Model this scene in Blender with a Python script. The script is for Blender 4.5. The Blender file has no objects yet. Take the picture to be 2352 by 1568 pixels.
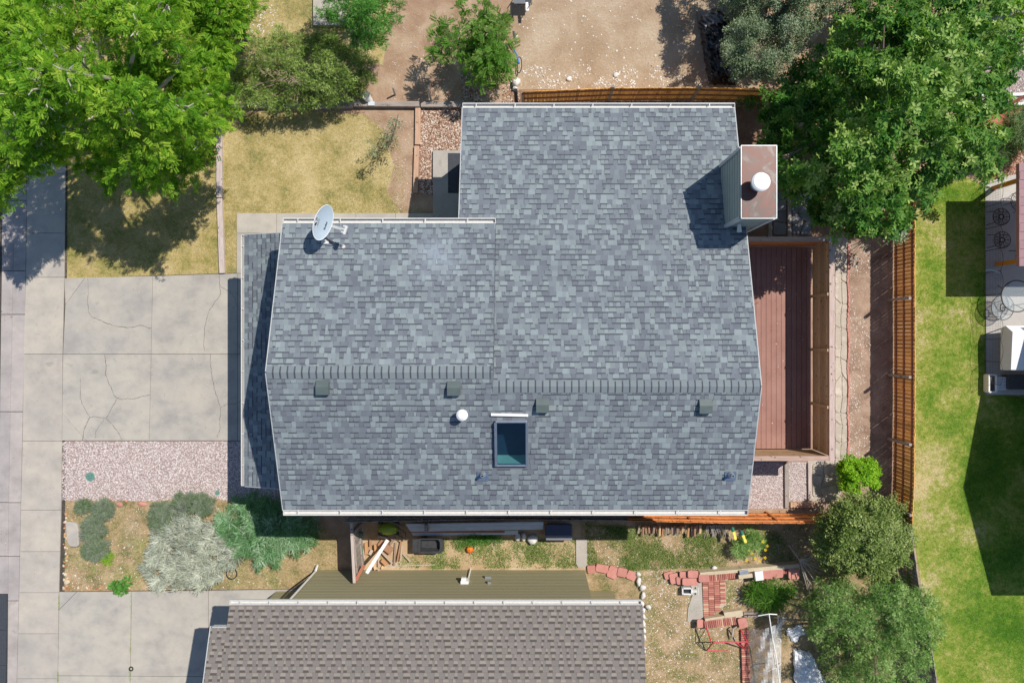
import bpy, math, random
import numpy as np
from mathutils import Vector, Matrix

# ------------------------------------------------------------------ camera, sky, sun
S = bpy.context.scene
COL = S.collection
H = 26.0            # camera height (m)
F = 1568.0          # focal length in photo pixels (2352 wide)
NX, NY = 1215.0, 770.0   # where the camera's straight-down axis meets the picture
cam = bpy.data.cameras.new('camera'); co = bpy.data.objects.new('camera', cam); COL.objects.link(co)
cam.sensor_width = 36; cam.lens = 24.0
cam.shift_x = (1176 - NX) / 2352.0
cam.shift_y = -(784 - NY) / 2352.0
cam.clip_end = 500
co.location = (0, 0, H); co.rotation_euler = (0, 0, 0)
S.camera = co
SUN = Vector((0.60, 0.45, 1.0)).normalized()
w = bpy.data.worlds.new('World'); S.world = w; w.use_nodes = True
nt = w.node_tree; bg = nt.nodes['Background']
sky = nt.nodes.new('ShaderNodeTexSky'); sky.sky_type = 'NISHITA'; sky.sun_disc = False
sky.sun_elevation = math.asin(SUN.z); sky.sun_rotation = math.atan2(SUN.x, SUN.y)
sky.altitude = 1600; sky.dust_density = 0.6
nt.links.new(sky.outputs[0], bg.inputs[0]); bg.inputs[1].default_value = 0.125
ld = bpy.data.lights.new('sun', 'SUN'); ld.energy = 4.6; ld.angle = math.radians(0.5); ld.color = (1.0, 0.945, 0.865)
lo = bpy.data.objects.new('sun', ld); COL.objects.link(lo)
lo.rotation_euler = SUN.to_track_quat('Z', 'Y').to_euler(); lo.location = (20, 15, 40)
S.view_settings.view_transform = 'Standard'; S.view_settings.look = 'None'
S.view_settings.exposure = 0.14; S.view_settings.gamma = 1.0
S.cycles.max_bounces = 5; S.cycles.transparent_max_bounces = 8
S.cycles.diffuse_bounces = 3; S.cycles.glossy_bounces = 2; S.cycles.transmission_bounces = 4

random.seed(7); R = np.random.default_rng(7)
rnd = random.random
def uni(a, b): return a + (b - a) * rnd()

# ------------------------------------------------------------------ helpers
def P(X, Y, z=0.0):
    k = (H - z) / F
    return ((X - NX) * k, -(Y - NY) * k, z)
def PX(X, z=0.0): return (X - NX) * (H - z) / F
def PY(Y, z=0.0): return -(Y - NY) * (H - z) / F
def lin(c): 
    c = c / 255.0
    return c / 12.92 if c <= 0.04045 else ((c + 0.055) / 1.055) ** 2.4
def A(r, g, b, e=1.30):      # displayed sunlit colour -> surface colour
    return (min(lin(r) / e, .9), min(lin(g) / e, .9), min(lin(b) / e, .9), 1)

class NT:
    def __init__(s, name):
        s.m = bpy.data.materials.new(name); s.m.use_nodes = True
        s.t = s.m.node_tree; s.n = s.t.nodes; s.b = s.n['Principled BSDF']
        s.out = s.n['Material Output']; s.geo = s.n.new('ShaderNodeNewGeometry')
    def new(s, ty, **kw):
        n = s.n.new(ty)
        for k, v in kw.items(): setattr(n, k, v)
        return n
    def link(s, a, b): s.t.links.new(a, b)
    def noise(s, scale, detail=4, rough=.6, vec=None, dist=0):
        n = s.new('ShaderNodeTexNoise'); n.inputs['Scale'].default_value = scale
        n.inputs['Detail'].default_value = detail; n.inputs['Roughness'].default_value = rough
        n.inputs['Distortion'].default_value = dist
        s.link(vec if vec is not None else s.geo.outputs['Position'], n.inputs['Vector']); return n.outputs['Fac']
    def ramp(s, fac, stops, interp='LINEAR'):
        n = s.new('ShaderNodeValToRGB'); r = n.color_ramp; r.interpolation = interp
        while len(r.elements) > 1: r.elements.remove(r.elements[0])
        r.elements[0].position = stops[0][0]; r.elements[0].color = stops[0][1]
        for p, c in stops[1:]:
            e = r.elements.new(p); e.color = c
        s.link(fac, n.inputs[0]); return n.outputs[0]
    def mix(s, f, a, b, mode='MIX'):
        n = s.new('ShaderNodeMix', data_type='RGBA', blend_type=mode)
        if isinstance(f, float): n.inputs[0].default_value = f
        else: s.link(f, n.inputs[0])
        for i, v in ((6, a), (7, b)):
            if isinstance(v, tuple): n.inputs[i].default_value = v
            else: s.link(v, n.inputs[i])
        return n.outputs[2]
    def math(s, op, a, b=0.0):
        n = s.new('ShaderNodeMath', operation=op)
        for i, v in ((0, a), (1, b)):
            if isinstance(v, (float, int)): n.inputs[i].default_value = v
            else: s.link(v, n.inputs[i])
        return n.outputs[0]
    def attr(s, name='tone'):
        n = s.new('ShaderNodeAttribute'); n.attribute_name = name; return n.outputs['Fac']
    def bump(s, h, strength=.4, dist=.02):
        n = s.new('ShaderNodeBump'); n.inputs['Strength'].default_value = strength
        n.inputs['Distance'].default_value = dist; s.link(h, n.inputs['Height']); s.link(n.outputs[0], s.b.inputs['Normal'])
    def color(s, c):
        if isinstance(c, tuple): s.b.inputs['Base Color'].default_value = c
        else: s.link(c, s.b.inputs['Base Color'])
    def rough(s, r, spec=.3, metal=0):
        s.b.inputs['Roughness'].default_value = r; s.b.inputs['Specular IOR Level'].default_value = spec
        s.b.inputs['Metallic'].default_value = metal
G0 = (0, 0, 0, 1); G1 = (1, 1, 1, 1)

def simple(name, c1, c2=None, scale=6., rough=.8, spec=.3, metal=0, bump=0., bscale=40., c3=None, tone=0., dirt=None):
    n = NT(name)
    if c2 is None: c2 = tuple(v * .82 for v in c1[:3]) + (1,)
    st = [(.3, c1), (.7, c2)] if c3 is None else [(.28, c1), (.5, c2), (.72, c3)]
    c = n.ramp(n.noise(scale, 6, .65), st)
    if dirt: c = n.mix(n.ramp(n.noise(scale * 5, 5, .7), [(.52, G0), (.75, G1)]), c, dirt)
    if tone:
        k = n.ramp(n.attr(), [(0, (1 - tone,) * 3 + (1,)), (1, (1 + tone,) * 3 + (1,))])
        c = n.mix(1.0, c, k, 'MULTIPLY')
    n.color(c); n.rough(rough, spec, metal)
    if bump: n.bump(n.noise(bscale, 4, .7), bump, .01)
    return n.m

def tones(name, cols, rough=.9, spec=.2, trans=0., interp='CONSTANT', grain=0., bump=0., weather=None):
    n = NT(name); k = len(cols)
    st = [((i / k) if interp == 'CONSTANT' else i / max(k - 1, 1), c) for i, c in enumerate(cols)]
    c = n.ramp(n.attr(), st, interp)
    if grain:
        g = n.ramp(n.noise(55, 3, .8), [(.3, (1 - grain,) * 3 + (1,)), (.7, (1 + grain,) * 3 + (1,))])
        c = n.mix(1.0, c, g, 'MULTIPLY')
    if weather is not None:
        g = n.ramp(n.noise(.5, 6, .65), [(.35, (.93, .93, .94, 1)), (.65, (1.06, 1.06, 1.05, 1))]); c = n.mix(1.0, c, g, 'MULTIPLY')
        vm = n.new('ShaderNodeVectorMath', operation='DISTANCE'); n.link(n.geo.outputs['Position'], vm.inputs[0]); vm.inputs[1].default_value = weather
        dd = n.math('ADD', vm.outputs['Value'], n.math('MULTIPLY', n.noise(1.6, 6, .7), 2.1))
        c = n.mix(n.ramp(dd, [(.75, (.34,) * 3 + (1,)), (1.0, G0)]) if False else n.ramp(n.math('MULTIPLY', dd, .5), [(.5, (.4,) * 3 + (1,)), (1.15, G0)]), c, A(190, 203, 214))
    n.color(c); n.rough(rough, spec)
    if bump: n.bump(n.noise(90, 2, .8), bump, .004)
    if trans:
        t = n.new('ShaderNodeBsdfTranslucent')
        cc = n.mix(1.0, c, (1.25, 1.35, .55, 1), 'MULTIPLY'); n.link(cc, t.inputs[0])
        ms = n.new('ShaderNodeMixShader'); ms.inputs[0].default_value = trans
        n.link(n.b.outputs[0], ms.inputs[1]); n.link(t.outputs[0], ms.inputs[2]); n.link(ms.outputs[0], n.out.inputs[0])
    return n.m

ROOT = {}
def props(o, label=None, cat=None, group=None, kind=None):
    if label: o['label'] = label
    if cat: o['category'] = cat
    if group: o['group'] = group
    if kind: o['kind'] = kind
    return o
def thing(name, label, cat, loc, group=None):
    o = bpy.data.objects.new(name, None); COL.objects.link(o); o.location = loc; o.empty_display_size = .1
    ROOT[o] = Vector(loc); return props(o, label, cat, group)

def link_mesh(name, me, mat, parent, loc):
    o = bpy.data.objects.new(name, me); COL.objects.link(o)
    if mat: me.materials.append(mat)
    if parent is not None:
        o.parent = parent; ROOT[o] = ROOT[parent]
    else:
        o.location = loc; ROOT[o] = Vector(loc)
    return o

class MB:
    def __init__(s): s.v = []; s.f = []; s.t = []
    def face(s, pts, t=.5):
        b = len(s.v); s.v += [tuple(p) for p in pts]; s.f.append(tuple(range(b, b + len(pts)))); s.t.append(t); return s
    def box(s, c, size, rot=None, t=.5, taper=1.0):
        m = rot if rot is not None else Matrix.Identity(3)
        b = len(s.v)
        for z in (-.5, .5):
            k = taper if z > 0 else 1
            for x, y in ((-.5, -.5), (.5, -.5), (.5, .5), (-.5, .5)):
                s.v.append(tuple(Vector(c) + m @ Vector((x * size[0] * k, y * size[1] * k, z * size[2]))))
        for f in ((3, 2, 1, 0), (4, 5, 6, 7), (0, 1, 5, 4), (1, 2, 6, 5), (2, 3, 7, 6), (3, 0, 4, 7)):
            s.f.append(tuple(b + i for i in f)); s.t.append(t)
        return s
    def bar(s, a, b, w, h, t=.5, up=(0, 0, 1)):      # beam from a to b; w sideways, h along up
        a, b = Vector(a), Vector(b); d = (b - a); L = d.length
        x = d.normalized(); u = Vector(up)
        if abs(x.dot(u)) > .98: u = Vector((1, 0, 0))
        y = u.cross(x).normalized(); z = x.cross(y)
        return s.box((a + b) / 2, (L, w, h), Matrix((x, y, z)).transposed(), t)
    def prism(s, poly, z0, z1, t=.5, dz=None):
        n = len(poly); b = len(s.v)
        ar = sum(poly[i][0] * poly[(i + 1) % n][1] - poly[(i + 1) % n][0] * poly[i][1] for i in range(n))
        if ar < 0: poly = poly[::-1]
        for p in poly: s.v.append((p[0], p[1], z0))
        for p in poly: s.v.append((p[0], p[1], z1))
        s.f.append(tuple(range(b + n, b + 2 * n))); s.t.append(t)
        s.f.append(tuple(range(b + n - 1, b - 1, -1))); s.t.append(t)
        for i in range(n):
            j = (i + 1) % n; s.f.append((b + i, b + j, b + n + j, b + n + i)); s.t.append(t)
        return s
    def tube(s, pts, r, n=8, t=.5, cap=True):
        pts = [Vector(p) for p in pts]; rs = r if isinstance(r, (list, tuple)) else [r] * len(pts)
        b = len(s.v); pu = None
        for i, p in enumerate(pts):
            d = (pts[min(i + 1, len(pts) - 1)] - pts[max(i - 1, 0)]).normalized()
            u = pu if pu is not None else (Vector((0, 0, 1)) if abs(d.z) < .9 else Vector((1, 0, 0)))
            y = d.cross(u).normalized(); u = y.cross(d).normalized(); pu = u
            for k in range(n):
                a = 2 * math.pi * k / n
                s.v.append(tuple(p + (y * math.cos(a) + u * math.sin(a)) * rs[i]))
        for i in range(len(pts) - 1):
            for k in range(n):
                q = (k + 1) % n
                s.f.append((b + i * n + k, b + i * n + q, b + (i + 1) * n + q, b + (i + 1) * n + k)); s.t.append(t)
        if cap:
            s.f.append(tuple(b + k for k in range(n - 1, -1, -1))); s.t.append(t)
            e = b + (len(pts) - 1) * n; s.f.append(tuple(e + k for k in range(n))); s.t.append(t)
        return s
    def lathe(s, c, prof, n=20, t=.5, sx=1, sy=1):
        b = len(s.v)
        for r, z in prof:
            for k in range(n):
                a = 2 * math.pi * k / n; s.v.append((c[0] + r * sx * math.cos(a), c[1] + r * sy * math.sin(a), c[2] + z))
        for i in range(len(prof) - 1):
            for k in range(n):
                q = (k + 1) % n
                s.f.append((b + i * n + k, b + i * n + q, b + (i + 1) * n + q, b + (i + 1) * n + k)); s.t.append(t)
        e = b + (len(prof) - 1) * n
        s.f.append(tuple(e + k for k in range(n))); s.t.append(t)
        s.f.append(tuple(b + k for k in range(n - 1, -1, -1))); s.t.append(t)
        return s
    def rock(s, c, size, seed=0, n=10, m=6, t=.5, ang=0.):
        r = random.Random(seed); b = len(s.v); ph = [r.uniform(0, 6.3) for _ in range(6)]
        for j in range(m + 1):
            th = math.pi * j / m
            for k in range(n):
                a = 2 * math.pi * k / n
                q = 1 + .13 * math.sin(2 * a + ph[0]) + .1 * math.sin(3 * a + ph[1] + th) + .06 * math.sin(5 * a + ph[2] + 2 * th)
                x = size[0] * .5 * q * math.sin(th) ** .7 * math.cos(a); y = size[1] * .5 * q * math.sin(th) ** .7 * math.sin(a)
                z = size[2] * .5 * math.cos(th) * (1 + .15 * math.sin(a + ph[3]))
                s.v.append((c[0] + x * math.cos(ang) - y * math.sin(ang), c[1] + x * math.sin(ang) + y * math.cos(ang), c[2] + z))
        for j in range(m):
            for k in range(n):
                q = (k + 1) % n
                s.f.append((b + j * n + k, b + (j + 1) * n + k, b + (j + 1) * n + q, b + j * n + q)); s.t.append(t)
        return s
    def build(s, name, mat, parent=None, loc=(0, 0, 0), smooth=False, bevel=0):
        base = ROOT[parent] if parent is not None else Vector(loc)
        me = bpy.data.meshes.new(name)
        me.from_pydata([(v[0] - base.x, v[1] - base.y, v[2] - base.z) for v in s.v], [], s.f)
        a = me.attributes.new('tone', 'FLOAT', 'FACE'); a.data.foreach_set('value', s.t)
        if smooth: me.shade_smooth()
        me.update()
        o = link_mesh(name, me, mat, parent, loc)
        if bevel:
            md = o.modifiers.new('bevel', 'BEVEL'); md.width = bevel; md.segments = 2; md.limit_method = 'ANGLE'
        return o

# numpy instancing of one small template into a single mesh
def scatter(name, tv, tf, pos, rot, scale, tone, mat, parent=None, loc=(0, 0, 0)):
    tv = np.asarray(tv, float); n = len(pos); k = len(tv)
    v = np.einsum('nij,kj->nki', rot, tv) * scale[:, None, :] if scale.ndim == 2 and False else None
    sc = scale if scale.ndim == 2 else np.repeat(scale[:, None], 3, 1)
    lv = tv[None] * sc[:, None, :]
    v = np.einsum('nij,nkj->nki', rot, lv) + pos[:, None, :]
    base = ROOT[parent] if parent is not None else Vector(loc)
    v = (v.reshape(-1, 3) - np.array(base)).astype(np.float32)
    fl = [len(f) for f in tf]; li = np.concatenate([np.array(f) for f in tf])
    idx = (li[None] + (np.arange(n) * k)[:, None]).ravel().astype(np.int32)
    tot = np.tile(np.array(fl), n).astype(np.int32); st = np.concatenate([[0], np.cumsum(tot)[:-1]]).astype(np.int32)
    me = bpy.data.meshes.new(name); me.vertices.add(len(v)); me.vertices.foreach_set('co', v.ravel())
    me.loops.add(len(idx)); me.loops.foreach_set('vertex_index', idx)
    me.polygons.add(len(tot)); me.polygons.foreach_set('loop_start', st)
    try: me.polygons.foreach_set('loop_total', tot)
    except Exception: pass
    me.update(calc_edges=True)
    a = me.attributes.new('tone', 'FLOAT', 'FACE'); a.data.foreach_set('value', np.repeat(tone, len(tf)).astype(np.float32))
    return link_mesh(name, me, mat, parent, loc)

def frames(nrm, spin):           # rotation matrices whose local z is nrm
    nrm = nrm / np.linalg.norm(nrm, axis=1, keepdims=True)
    h = np.stack([np.cos(spin), np.sin(spin), np.zeros_like(spin)], 1) + 1e-3
    x = h - nrm * (h * nrm).sum(1, keepdims=True); x /= np.linalg.norm(x, axis=1, keepdims=True)
    y = np.cross(nrm, x); return np.stack([x, y, nrm], 2)

def inpoly(px, py, poly):
    r = np.zeros(len(px), bool); n = len(poly)
    for i in range(n):
        x1, y1 = poly[i]; x2, y2 = poly[(i + 1) % n]
        if y1 == y2: continue
        c = ((y1 > py) != (y2 > py)) & (px < (x2 - x1) * (py - y1) / (y2 - y1) + x1); r ^= c
    return r
def edged(px, py, poly):
    d = np.full(len(px), 1e9); n = len(poly)
    for i in range(n):
        a = np.array(poly[i], float); b = np.array(poly[(i + 1) % n], float); ab = b - a
        t = np.clip(((px - a[0]) * ab[0] + (py - a[1]) * ab[1]) / (ab @ ab + 1e-9), 0, 1)
        d = np.minimum(d, np.hypot(px - a[0] - t * ab[0], py - a[1] - t * ab[1]))
    return d
def sample(poly, n):
    p = np.array(poly, float); lo_, hi_ = p.min(0), p.max(0); X = np.empty(0); Y = np.empty(0)
    while len(X) < n:
        x = R.uniform(lo_[0], hi_[0], n * 2); y = R.uniform(lo_[1], hi_[1], n * 2); m = inpoly(x, y, poly)
        X = np.concatenate([X, x[m]]); Y = np.concatenate([Y, y[m]])
    return X[:n], Y[:n]
def toworld(X, Y, z):
    k = (H - z) / F
    return np.stack([(X - NX) * k, -(Y - NY) * k, z if isinstance(z, np.ndarray) else np.full(len(X), z)], 1)
def vnoise(x, y, s, seed=0):      # cheap smooth value noise for clumping
    r = np.random.default_rng(seed); out = 0
    for o in range(3):
        f = s * 2 ** o; a = r.uniform(0, 6.28, 6); d = r.uniform(0, 6.28, 6)
        v = sum(np.sin(f * (x * math.cos(d[i]) + y * math.sin(d[i])) * (1 + .23 * i) + a[i]) for i in range(6)) / 3.2
        out = out + v / 2 ** o
    return out

# ------------------------------------------------------------------ materials
def lawn_mat(name, cols, s1=1.1, s2=7., speck=None, bias=None):
    n = NT(name)
    a = n.noise(s1, 5, .62); b = n.noise(s2, 6, .75); f = n.math('ADD', n.math('MULTIPLY', a, .6), n.math('MULTIPLY', b, .4))
    if bias:
        sx = n.new('ShaderNodeSeparateXYZ'); n.link(n.geo.outputs['Position'], sx.inputs[0])
        mr = n.new('ShaderNodeMapRange'); mr.inputs['From Min'].default_value = bias[0]; mr.inputs['From Max'].default_value = bias[1]; mr.inputs['To Min'].default_value = bias[2]; mr.inputs['To Max'].default_value = bias[3]
        n.link(sx.outputs[0], mr.inputs['Value']); f = n.math('ADD', f, mr.outputs[0])
    k = len(cols); c = n.ramp(f, [(.38 + .25 * i / (k - 1), col) for i, col in enumerate(cols)])
    g = n.ramp(n.noise(45, 5, .85), [(.3, (.35,) * 3 + (1,)), (.5, (.95,) * 3 + (1,)), (.7, (1.5,) * 3 + (1,))])
    c = n.mix(1.0, c, g, 'MULTIPLY')
    if speck: c = n.mix(n.ramp(n.noise(60, 2, .5), [(.66, G0), (.7, G1)]), c, speck)
    n.color(c); n.rough(.95, .1); n.bump(n.noise(40, 5, .8), .7, .03); return n.m
def dirt_mat(name, c1, c2, c3, sp=.68, spc=A(235, 225, 210), s=1.3, fine=30):
    n = NT(name); f = n.noise(s, 7, .62, dist=.4); c = n.ramp(f, [(.34, c1), (.5, c2), (.66, c3)])
    g = n.ramp(n.noise(fine, 6, .8), [(.3, (.78,) * 3 + (1,)), (.7, (1.18,) * 3 + (1,))]); c = n.mix(1.0, c, g, 'MULTIPLY')
    if sp < 1:
        v = n.new('ShaderNodeTexVoronoi'); v.inputs['Scale'].default_value = 16; n.link(n.geo.outputs['Position'], v.inputs['Vector'])
        m = n.math('MULTIPLY', n.ramp(v.outputs['Distance'], [(.13, G1), (.2, G0)]), n.ramp(n.noise(2.2, 3, .6), [(sp - .12, G0), (sp, G1)]))
        c = n.mix(m, c, spc)
    n.color(c); n.rough(.95, .1); n.bump(n.noise(9, 8, .75), .6, .04); return n.m
def concrete(name, c1, c2, c3):
    n = NT(name); vm = n.new('ShaderNodeVectorMath', operation='MULTIPLY'); vm.inputs[1].default_value = (1, 1.25, 1)
    n.link(n.geo.outputs['Position'], vm.inputs[0])
    c = n.ramp(n.noise(.9, 7, .6, vm.outputs[0]), [(.33, c1), (.5, c2), (.68, c3)])
    t = n.ramp(n.attr(), [(0, (.93, .93, .945, 1)), (1, (1.06, 1.05, 1.02, 1))]); c = n.mix(1.0, c, t, 'MULTIPLY')
    g = n.ramp(n.noise(38, 5, .85), [(.3, (.9,) * 3 + (1,)), (.7, (1.08,) * 3 + (1,))]); c = n.mix(1.0, c, g, 'MULTIPLY')
    v = n.new('ShaderNodeTexVoronoi'); v.inputs['Scale'].default_value = 5.5; n.link(n.geo.outputs['Position'], v.inputs['Vector'])
    m = n.math('MULTIPLY', n.ramp(v.outputs['Distance'], [(.045, G1), (.075, G0)]), n.ramp(n.noise(.8, 3, .6), [(.48, G0), (.56, G1)]))
    c = n.mix(m, c, A(110, 105, 100))
    st2 = n.ramp(n.noise(2.6, 6, .7), [(.3, (.9, .895, .88, 1)), (.5, (1, 1, 1, 1)), (.7, (1.05, 1.04, 1.02, 1))]); c = n.mix(1.0, c, st2, 'MULTIPLY')
    sp = n.ramp(n.noise(1.3, 3, .5, dist=.3), [(.68, G0), (.74, (.35,) * 3 + (1,))]); c = n.mix(sp, c, A(135, 130, 122))
    n.color(c); n.rough(.9, .2); n.bump(n.noise(60, 4, .8), .15, .005); return n.m
M = {}
M['concrete'] = concrete('concrete', A(178, 173, 166), A(194, 188, 178), A(204, 196, 182))
M['sidewalk'] = concrete('sidewalk_concrete', A(186, 180, 171), A(198, 190, 179), A(208, 199, 184))
M['curb'] = concrete('curb_concrete', A(172, 164, 160), A(188, 180, 176), A(200, 190, 184))
M['patio'] = concrete('patio_concrete', A(196, 194, 190), A(206, 202, 197), A(214, 210, 203))
M['smooth_conc'] = concrete('walk_concrete', A(186, 180, 170), A(196, 189, 178), A(206, 198, 187))
M['joint'] = simple('joint_dirt', A(95, 88, 80), A(70, 66, 60), 8)
M['crack'] = simple('crack_dirt', A(125, 118, 112), A(95, 90, 86), 8)
M['asphalt'] = simple('asphalt', A(105, 105, 106), A(85, 85, 87), 14, .95, bump=.4, bscale=80)
M['dry_lawn'] = lawn_mat('dry_lawn', [A(138, 140, 84), A(190, 172, 112), A(214, 194, 140), A(226, 206, 158)], 1.0)
M['front_lawn'] = lawn_mat('front_lawn', [A(120, 130, 66), A(172, 160, 92), A(206, 184, 126), A(214, 192, 142)], 1.0)
M['green_lawn'] = lawn_mat('green_lawn', [A(78, 124, 32), A(118, 152, 48), A(172, 178, 86), A(220, 202, 152)], .5, 5., bias=(14.6, 17.2, .09, -.04))
M['dirt'] = dirt_mat('dirt', A(168, 136, 112), A(186, 156, 130), A(202, 176, 150))
M['yard_dirt'] = dirt_mat('yard_dirt', A(178, 152, 124), A(192, 168, 140), A(206, 186, 160), .8, s=.7, fine=12)
M['bed_dirt'] = dirt_mat('bed_dirt', A(150, 124, 106), A(178, 150, 130), A(200, 174, 152), .6)
M['dark_dirt'] = dirt_mat('darker_dirt', A(128, 100, 85), A(150, 120, 100), A(168, 138, 118), .62)  # darker brown mix than the other dirt
M['sand'] = dirt_mat('sandy_soil', A(192, 162, 126), A(208, 180, 144), A(222, 198, 166), .75)
M['straw'] = lawn_mat('straw_ground', [A(118, 124, 70), A(170, 148, 108), A(198, 170, 132), A(214, 186, 150)], 1.6, 9, A(240, 235, 225))
M['mulch_red'] = dirt_mat('red_mulch', A(170, 95, 75), A(195, 120, 95), A(215, 150, 120), .5)
M['gravel_base'] = simple('gravel_base', A(165, 147, 142), A(188, 170, 164), 20, .95, bump=.8, bscale=60)
M['pebble'] = tones('pink_pebbles', [A(240, 232, 228), A(212, 195, 190), A(192, 170, 165), A(230, 217, 211), A(168, 145, 140), A(220, 206, 201)])
M['chip'] = tones('white_chips', [A(250, 246, 238), A(232, 220, 204), A(205, 186, 165), A(240, 232, 222)])
M['chip_mix'] = tones('bark_chips', [A(225, 205, 185), A(190, 150, 125), A(150, 112, 92), A(238, 226, 212), A(120, 85, 68), A(175, 135, 112)])
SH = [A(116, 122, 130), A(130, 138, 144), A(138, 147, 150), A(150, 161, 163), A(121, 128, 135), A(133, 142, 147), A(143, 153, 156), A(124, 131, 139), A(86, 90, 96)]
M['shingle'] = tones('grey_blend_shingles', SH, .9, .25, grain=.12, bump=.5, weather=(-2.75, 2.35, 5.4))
BR = [A(133, 126, 121), A(138, 131, 125), A(153, 143, 133), A(131, 124, 119), A(158, 148, 138), A(136, 129, 123), A(150, 141, 132), A(134, 127, 121), A(95, 89, 84)]
M['brown_shingle'] = tones('taupe_shingles', BR, .9, .25, grain=.12, bump=.5)
M['white_metal'] = simple('white_painted_metal', A(238, 237, 232), A(222, 220, 214), 9, .45, .4, dirt=A(196, 190, 178))
M['gutter_in'] = simple('gutter_trough', A(170, 168, 164), A(120, 116, 110), 9, .7)
M['siding'] = simple('sage_siding', A(178, 188, 176), A(166, 176, 166), 3, .75)
M['cream'] = simple('cream_trim', A(205, 208, 205), A(190, 193, 192), 5, .7)
n_ = NT('olive_siding'); vm = n_.new('ShaderNodeVectorMath', operation='MULTIPLY'); vm.inputs[1].default_value = (.12, 1, 9)
n_.link(n_.geo.outputs['Position'], vm.inputs[0]); n_.color(n_.ramp(n_.noise(2, 5, .6, vm.outputs[0]), [(.3, (.26, .235, .14, 1)), (.7, (.33, .30, .185, 1))])); n_.rough(.7); M['olive'] = n_.m
M['dark_vent'] = simple('vent_metal', A(100, 112, 110), A(90, 102, 100), 5, .55, .4)
M['black'] = simple('black_metal', (.02, .02, .022, 1), (.03, .03, .032, 1), 5, .5)
M['blackpl'] = simple('black_plastic', (.035, .036, .04, 1), (.055, .056, .06, 1), 8, .45, .5)
M['white'] = simple('white_paint', (.82, .82, .80, 1), (.76, .75, .73, 1), 6, .5, .4)
M['galv'] = simple('galvanised_steel', (.42, .45, .47, 1), (.33, .36, .38, 1), 9, .4, .5, .6)
M['dish'] = simple('dish_paint', (.36, .43, .48, 1), (.33, .40, .45, 1), 3, .5, .4)
n_ = NT('rusty_cap'); c_ = n_.ramp(n_.noise(1.9, 7, .62, dist=.8), [(.3, (.13, .095, .085, 1)), (.4, (.075, .05, .042, 1)), (.5, (.125, .045, .032, 1)), (.58, (.10, .062, .05, 1)), (.72, (.19, .15, .135, 1))])
n_.color(c_); n_.rough(.45, .5, .2); M['cap'] = n_.m
M['flash'] = simple('blue_flashing', (.16, .22, .32, 1), (.22, .28, .36, 1), 8, .35, .5, .5)
M['skyframe'] = simple('skylight_frame', (.16, .19, .24, 1), (.21, .24, .29, 1), 6, .35, .5, .4)
def glass():
    n = NT('skylight_glass'); tr = n.new('ShaderNodeBsdfTransparent'); tr.inputs[0].default_value = (.36, .58, .62, 1)
    ms = n.new('ShaderNodeMixShader'); ms.inputs[0].default_value = .2; n.color((.02, .05, .1, 1)); n.rough(.03, 1.0); n.b.inputs['Metallic'].default_value = .0
    n.link(tr.outputs[0], ms.inputs[1]); n.link(n.b.outputs[0], ms.inputs[2]); n.link(ms.outputs[0], n.out.inputs[0]); return n.m
M['glass'] = glass()
M['room'] = simple('skylight_shaft', (.72, .86, .80, 1), (.66, .80, .75, 1), 3, .8)
M['shaftdark'] = simple('shaft_dark', (.03, .05, .09, 1), (.05, .07, .12, 1), 3, .8)  # near-black navy puts the unlit depth under the glass into colour
def wood(name, c1, c2, c3, axis=0, tone=.12, sc=3., knot=True):
    n = NT(name); vm = n.new('ShaderNodeVectorMath', operation='MULTIPLY')
    v = [9, 9, 9]; v[axis] = .7; vm.inputs[1].default_value = tuple(v); n.link(n.geo.outputs['Position'], vm.inputs[0])
    c = n.ramp(n.noise(sc, 7, .7, vm.outputs[0], .3), [(.3, c1), (.5, c2), (.7, c3)])
    if tone:
        k = n.ramp(n.attr(), [(0, (1 - tone * 2,) * 3 + (1,)), (1, (1 + tone * 2,) * 3 + (1,))]); c = n.mix(1.0, c, k, 'MULTIPLY')
    if knot: c = n.mix(n.ramp(n.noise(7, 2, .5), [(.66, G0), (.72, G1)]), c, tuple(v_ * .45 for v_ in c1[:3]) + (1,))
    n.color(c); n.rough(.85, .15); return n.m
CED = ((.60, .26, .06, 1), (.78, .39, .10, 1), (.85, .50, .17, 1))
M['cedarx'] = wood('cedar_boards', *CED, 2); M['cedar_rail'] = wood('cedar_rail', (.30, .115, .07, 1), (.36, .145, .09, 1), (.42, .19, .12, 1), 1)
M['cedar_top'] = wood('orange_cedar', (.52, .17, .05, 1), (.62, .23, .075, 1), (.68, .30, .11, 1), 0)
M['weathered'] = wood('weathered_wood', (.22, .19, .165, 1), (.32, .28, .25, 1), (.42, .38, .34, 1), 1)
M['weatheredx'] = wood('weathered_wood_x', (.22, .18, .155, 1), (.32, .27, .235, 1), (.42, .37, .33, 1), 0)
M['pale_timber'] = wood('pale_timber', (.38, .31, .28, 1), (.50, .42, .38, 1), (.60, .52, .47, 1), 1)
M['tan_timber'] = wood('tan_timber', (.40, .24, .15, 1), (.50, .32, .22, 1), (.58, .40, .29, 1), 1)
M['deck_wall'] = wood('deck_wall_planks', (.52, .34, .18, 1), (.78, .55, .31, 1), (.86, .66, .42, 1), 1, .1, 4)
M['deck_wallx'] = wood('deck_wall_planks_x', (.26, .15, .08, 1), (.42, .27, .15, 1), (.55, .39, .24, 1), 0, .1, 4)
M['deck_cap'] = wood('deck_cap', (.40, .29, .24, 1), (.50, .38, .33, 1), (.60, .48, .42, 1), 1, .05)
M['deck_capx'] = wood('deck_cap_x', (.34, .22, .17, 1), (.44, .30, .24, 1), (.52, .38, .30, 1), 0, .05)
M['decking'] = simple('red_brown_decking', A(176, 134, 121, 1.2), A(158, 115, 104, 1.2), 1.3, .75, tone=.05)
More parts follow.
